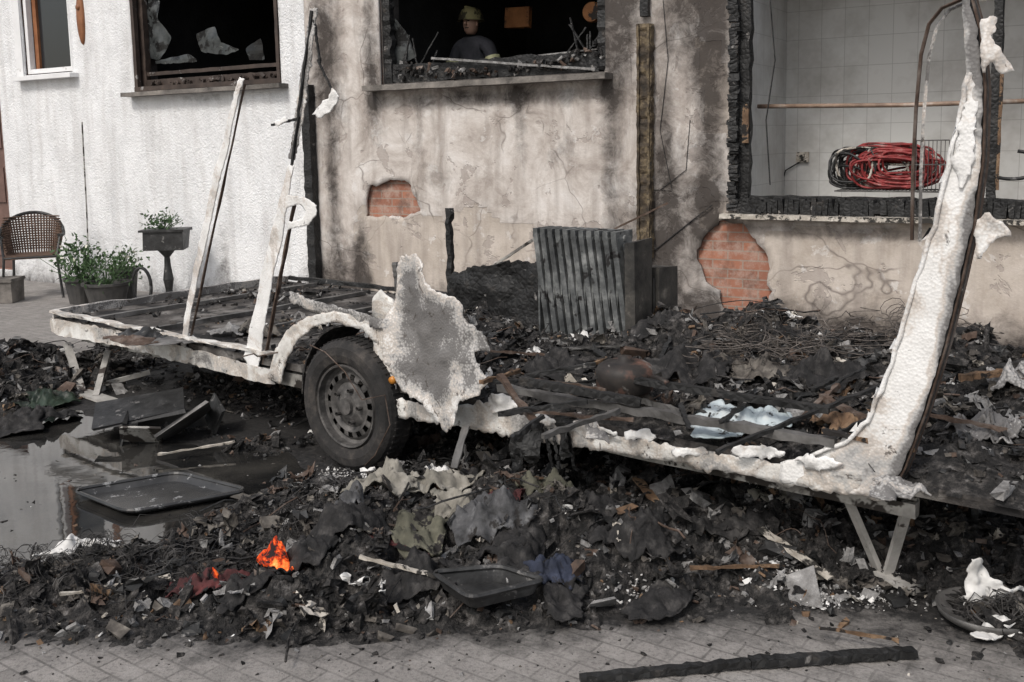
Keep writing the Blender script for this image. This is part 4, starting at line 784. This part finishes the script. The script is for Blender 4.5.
slab(p+[-.15,.12,.16],(.5,.3,.015),.25,-.12,.3); slab(p+[.14,.0,.10],(.34,.26,.015),-.5,-.5,.5,1); slab(p+[-.06,-.12,.07],(.22,.13,.012),-.9,.1,.2,2); slab(p+[-.2,.02,.08],(.02,.3,.14),.1,.2,.3); slab(p+[.28,.12,.12],(.015,.22,.16),.3,.3,.6); slab(p+[.02,.2,.06],(.4,.02,.12),.1,.1,.3)
mb.obj("broken_appliance_housing",[blackpl,steel,galv])
p=atz(985,622,.0); mb=MB(); mb.lathe([(0,.01),(.12,.01),(.15,.03),(.16,.055),(.152,.055),(.14,.035),(.11,.02),(0,.02)],32,p); mb.obj("frying_pan",steel,smooth=True)
C=[p+np.array([rng.uniform(-.08,.08),rng.uniform(-.08,.08),.05]) for i in range(8)]; springs("spring_tangle",C,.05,.05,wire,None,.6)
yaxis=Frame(p+np.array([0,.04,0]),.1); mb=MB(); sheetpix(mb,[(962,618),(968,590),(975,560),(985,556),(992,578),(1008,588),(1024,584),(1034,600),(1030,628),(1000,632),(980,622)],yaxis,0.,.010,.005,lambda v:.04*fbm(v*14,3,77),5); mb.obj("melted_plastic_bucket",white,frame=yaxis,solid=.005,smooth=True)
gc("melted_plastic_scrap",1010,625,.16,.1,.4,white,.04)
p=atz(974,560,0); mb=MB(); mb.plank((p[0],p[1],0),(p[0]-.01,p[1]+.02,.42),.025,.025,rough=.004,seg=20); mb.obj("charred_stake",charwood)
# ------------------------------------------------------------ garden chair
rat=pmat("rattan",[(.3,(.05,.03,.022)),(.7,(.13,.08,.055))],20,.6,.6,90,.004)
p=atz(36,296,0); ch=empty("garden_armchair",loc=p,rz=.35); ch.scale=(1.12,1.12,1.12)
mb=MB(); 
for x,y in((-.24,-.22),(.24,-.22),(-.2,.22),(.2,.22)): mb.tube([(x*1.15,y*1.15,0),(x,y,.42)],.014,6)
an=np.linspace(-.5,math.pi+.5,22); mb.tube(np.c_[.3*np.cos(an),.04+.27*np.sin(an),.62+.22*np.clip(np.sin(an),0,1)],.018,7); mb.tube([(.27,-.1,.6),(.24,-.22,.42)],.013,6); mb.tube([(-.27,-.1,.6),(-.24,-.22,.42)],.013,6)
mb.tube([(-.24,-.22,.42),(.24,-.22,.42)],.014,6); mb.obj("chair_frame",blackpl,parent=ch)
mb=MB(); mb.box((0,0,.42),(.48,.46,.03),j=.003)
for k,a_ in enumerate(np.linspace(-.2,math.pi+.2,34)): mb.tube([(.24*math.cos(a_),.02+.23*math.sin(a_),.43),(.29*math.cos(a_),.04+.265*math.sin(a_),.62+.22*max(0,math.sin(a_)))],.009,5)
for z in np.linspace(.47,.8,14):
    k=(z-.43)/.3; lim=an if z<.6 else np.linspace(.35*(z-.6)/.2+.1,math.pi-.1-.35*(z-.6)/.2,18); mb.tube(np.c_[(.24+.05*min(k,1))*np.cos(lim),.03+(.23+.035*min(k,1))*np.sin(lim),np.full(len(lim),z)],.008,5)
mb.obj("woven_rattan",rat,parent=ch)
leaf=pmat("leaf_green",[(.3,(.03,.06,.025)),(.6,(.06,.11,.04)),(.8,(.12,.18,.07))],15,.6,.2,30,.002)
terr=pmat("dark_planter",[(.3,(.03,.03,.03)),(.7,(.09,.085,.08))],5,.6,.2,30,.003)
def foliage(mb,c,rx,ry,rz,n,ls,m=1):
    for i in range(n):
        d=rng.normal(0,1,3); d=d/np.linalg.norm(d)*rng.uniform(.35,1)**.6*(1+.35*math.sin(i*.37)); p=np.array(c)+d*np.array([rx,ry,rz]); L=ls*rng.uniform(.5,1.3); R=rotm(1,.9)[0]
        q=np.array([(0,0,0),(.28,.4,.06),(0,1,-.12),(-.28,.4,.06)])*L; mb.add(q@R.T+p,[[0,1,2,3]],m)
    for i in range(n//14):
        d=rng.normal(0,1,2)*.5; mb.tube([np.array(c)-[0,0,rz],np.array(c)+[d[0]*rx,d[1]*ry,rng.uniform(0,.8)*rz]],.003,4,m,caps=False)
fl=pmat("white_flower",[(.3,(.5,.5,.42)),(.7,(.75,.73,.6))],5,.6,.1,20,.001)
def pot(name,px,py,r,h,fr,n,ls,flowers=0,z0=0.):
    p=atz(px,py,z0); mb=MB(); mb.lathe([(0,z0),(r*.72,z0),(r*.95,z0+h*.85),(r*1.05,z0+h*.9),(r*1.05,z0+h),(r*.9,z0+h),(r*.85,z0+h*.85),(0,z0+h*.85)],20,(p[0],p[1],0)); foliage(mb,(p[0],p[1],z0+h+fr*.7),r*1.4,r*1.4,fr,n,ls)
    for i in range(flowers):
        d=rng.normal(0,.5,3); mb.add((np.array([(0,0,0),(.5,.5,.1),(0,1,0),(-.5,.5,.1)])*.045)@rotm(1,.6)[0].T+np.array([p[0],p[1],z0+h+fr])+d*np.array([r*1.3,r*1.3,fr*.6]),[[0,1,2,3]],2)
    return mb.obj(name,[terr,leaf,fl])
pot("potted_plant",82,303,.17,.28,.26,420,.06,10); pot("potted_plant",108,306,.24,.26,.18,420,.05,0); pot("potted_plant",126,300,.15,.36,.14,200,.05,6)
p=atz(170,303,0); mb=MB(); mb.lathe([(0,0),(.13,0),(.13,.03),(.05,.06),(.035,.14),(.055,.26),(.035,.4),(.03,.5),(.08,.56),(.10,.58),(0,.58)],20,(p[0],p[1],0)); mb.box((p[0],p[1],.68),(.42,.26,.2),j=.006); mb.box((p[0],p[1],.79),(.48,.3,.025),j=.002); foliage(mb,(p[0]-.03,p[1],.88),.18,.12,.11,260,.045); mb.obj("plant_stand",[blackpl,leaf])
p=atz(143,305,0); mb=MB(); an=np.linspace(0,6.3,24); mb.tube(np.c_[p[0]+.1*np.cos(an),np.full(24,p[1]),.2+.2*np.sin(an)],.018,6); mb.obj("hose_ring",blackpl,smooth=True)
mb=MB(); p=atz(3,303,0); mb.box((p[0],p[1]+.1,.12),(.25,.3,.24),j=.004); mb.box((p[0],p[1]+.1,.25),(.28,.33,.03),j=.002); mb.obj("stone_planter_block",stone)
print("DONE")
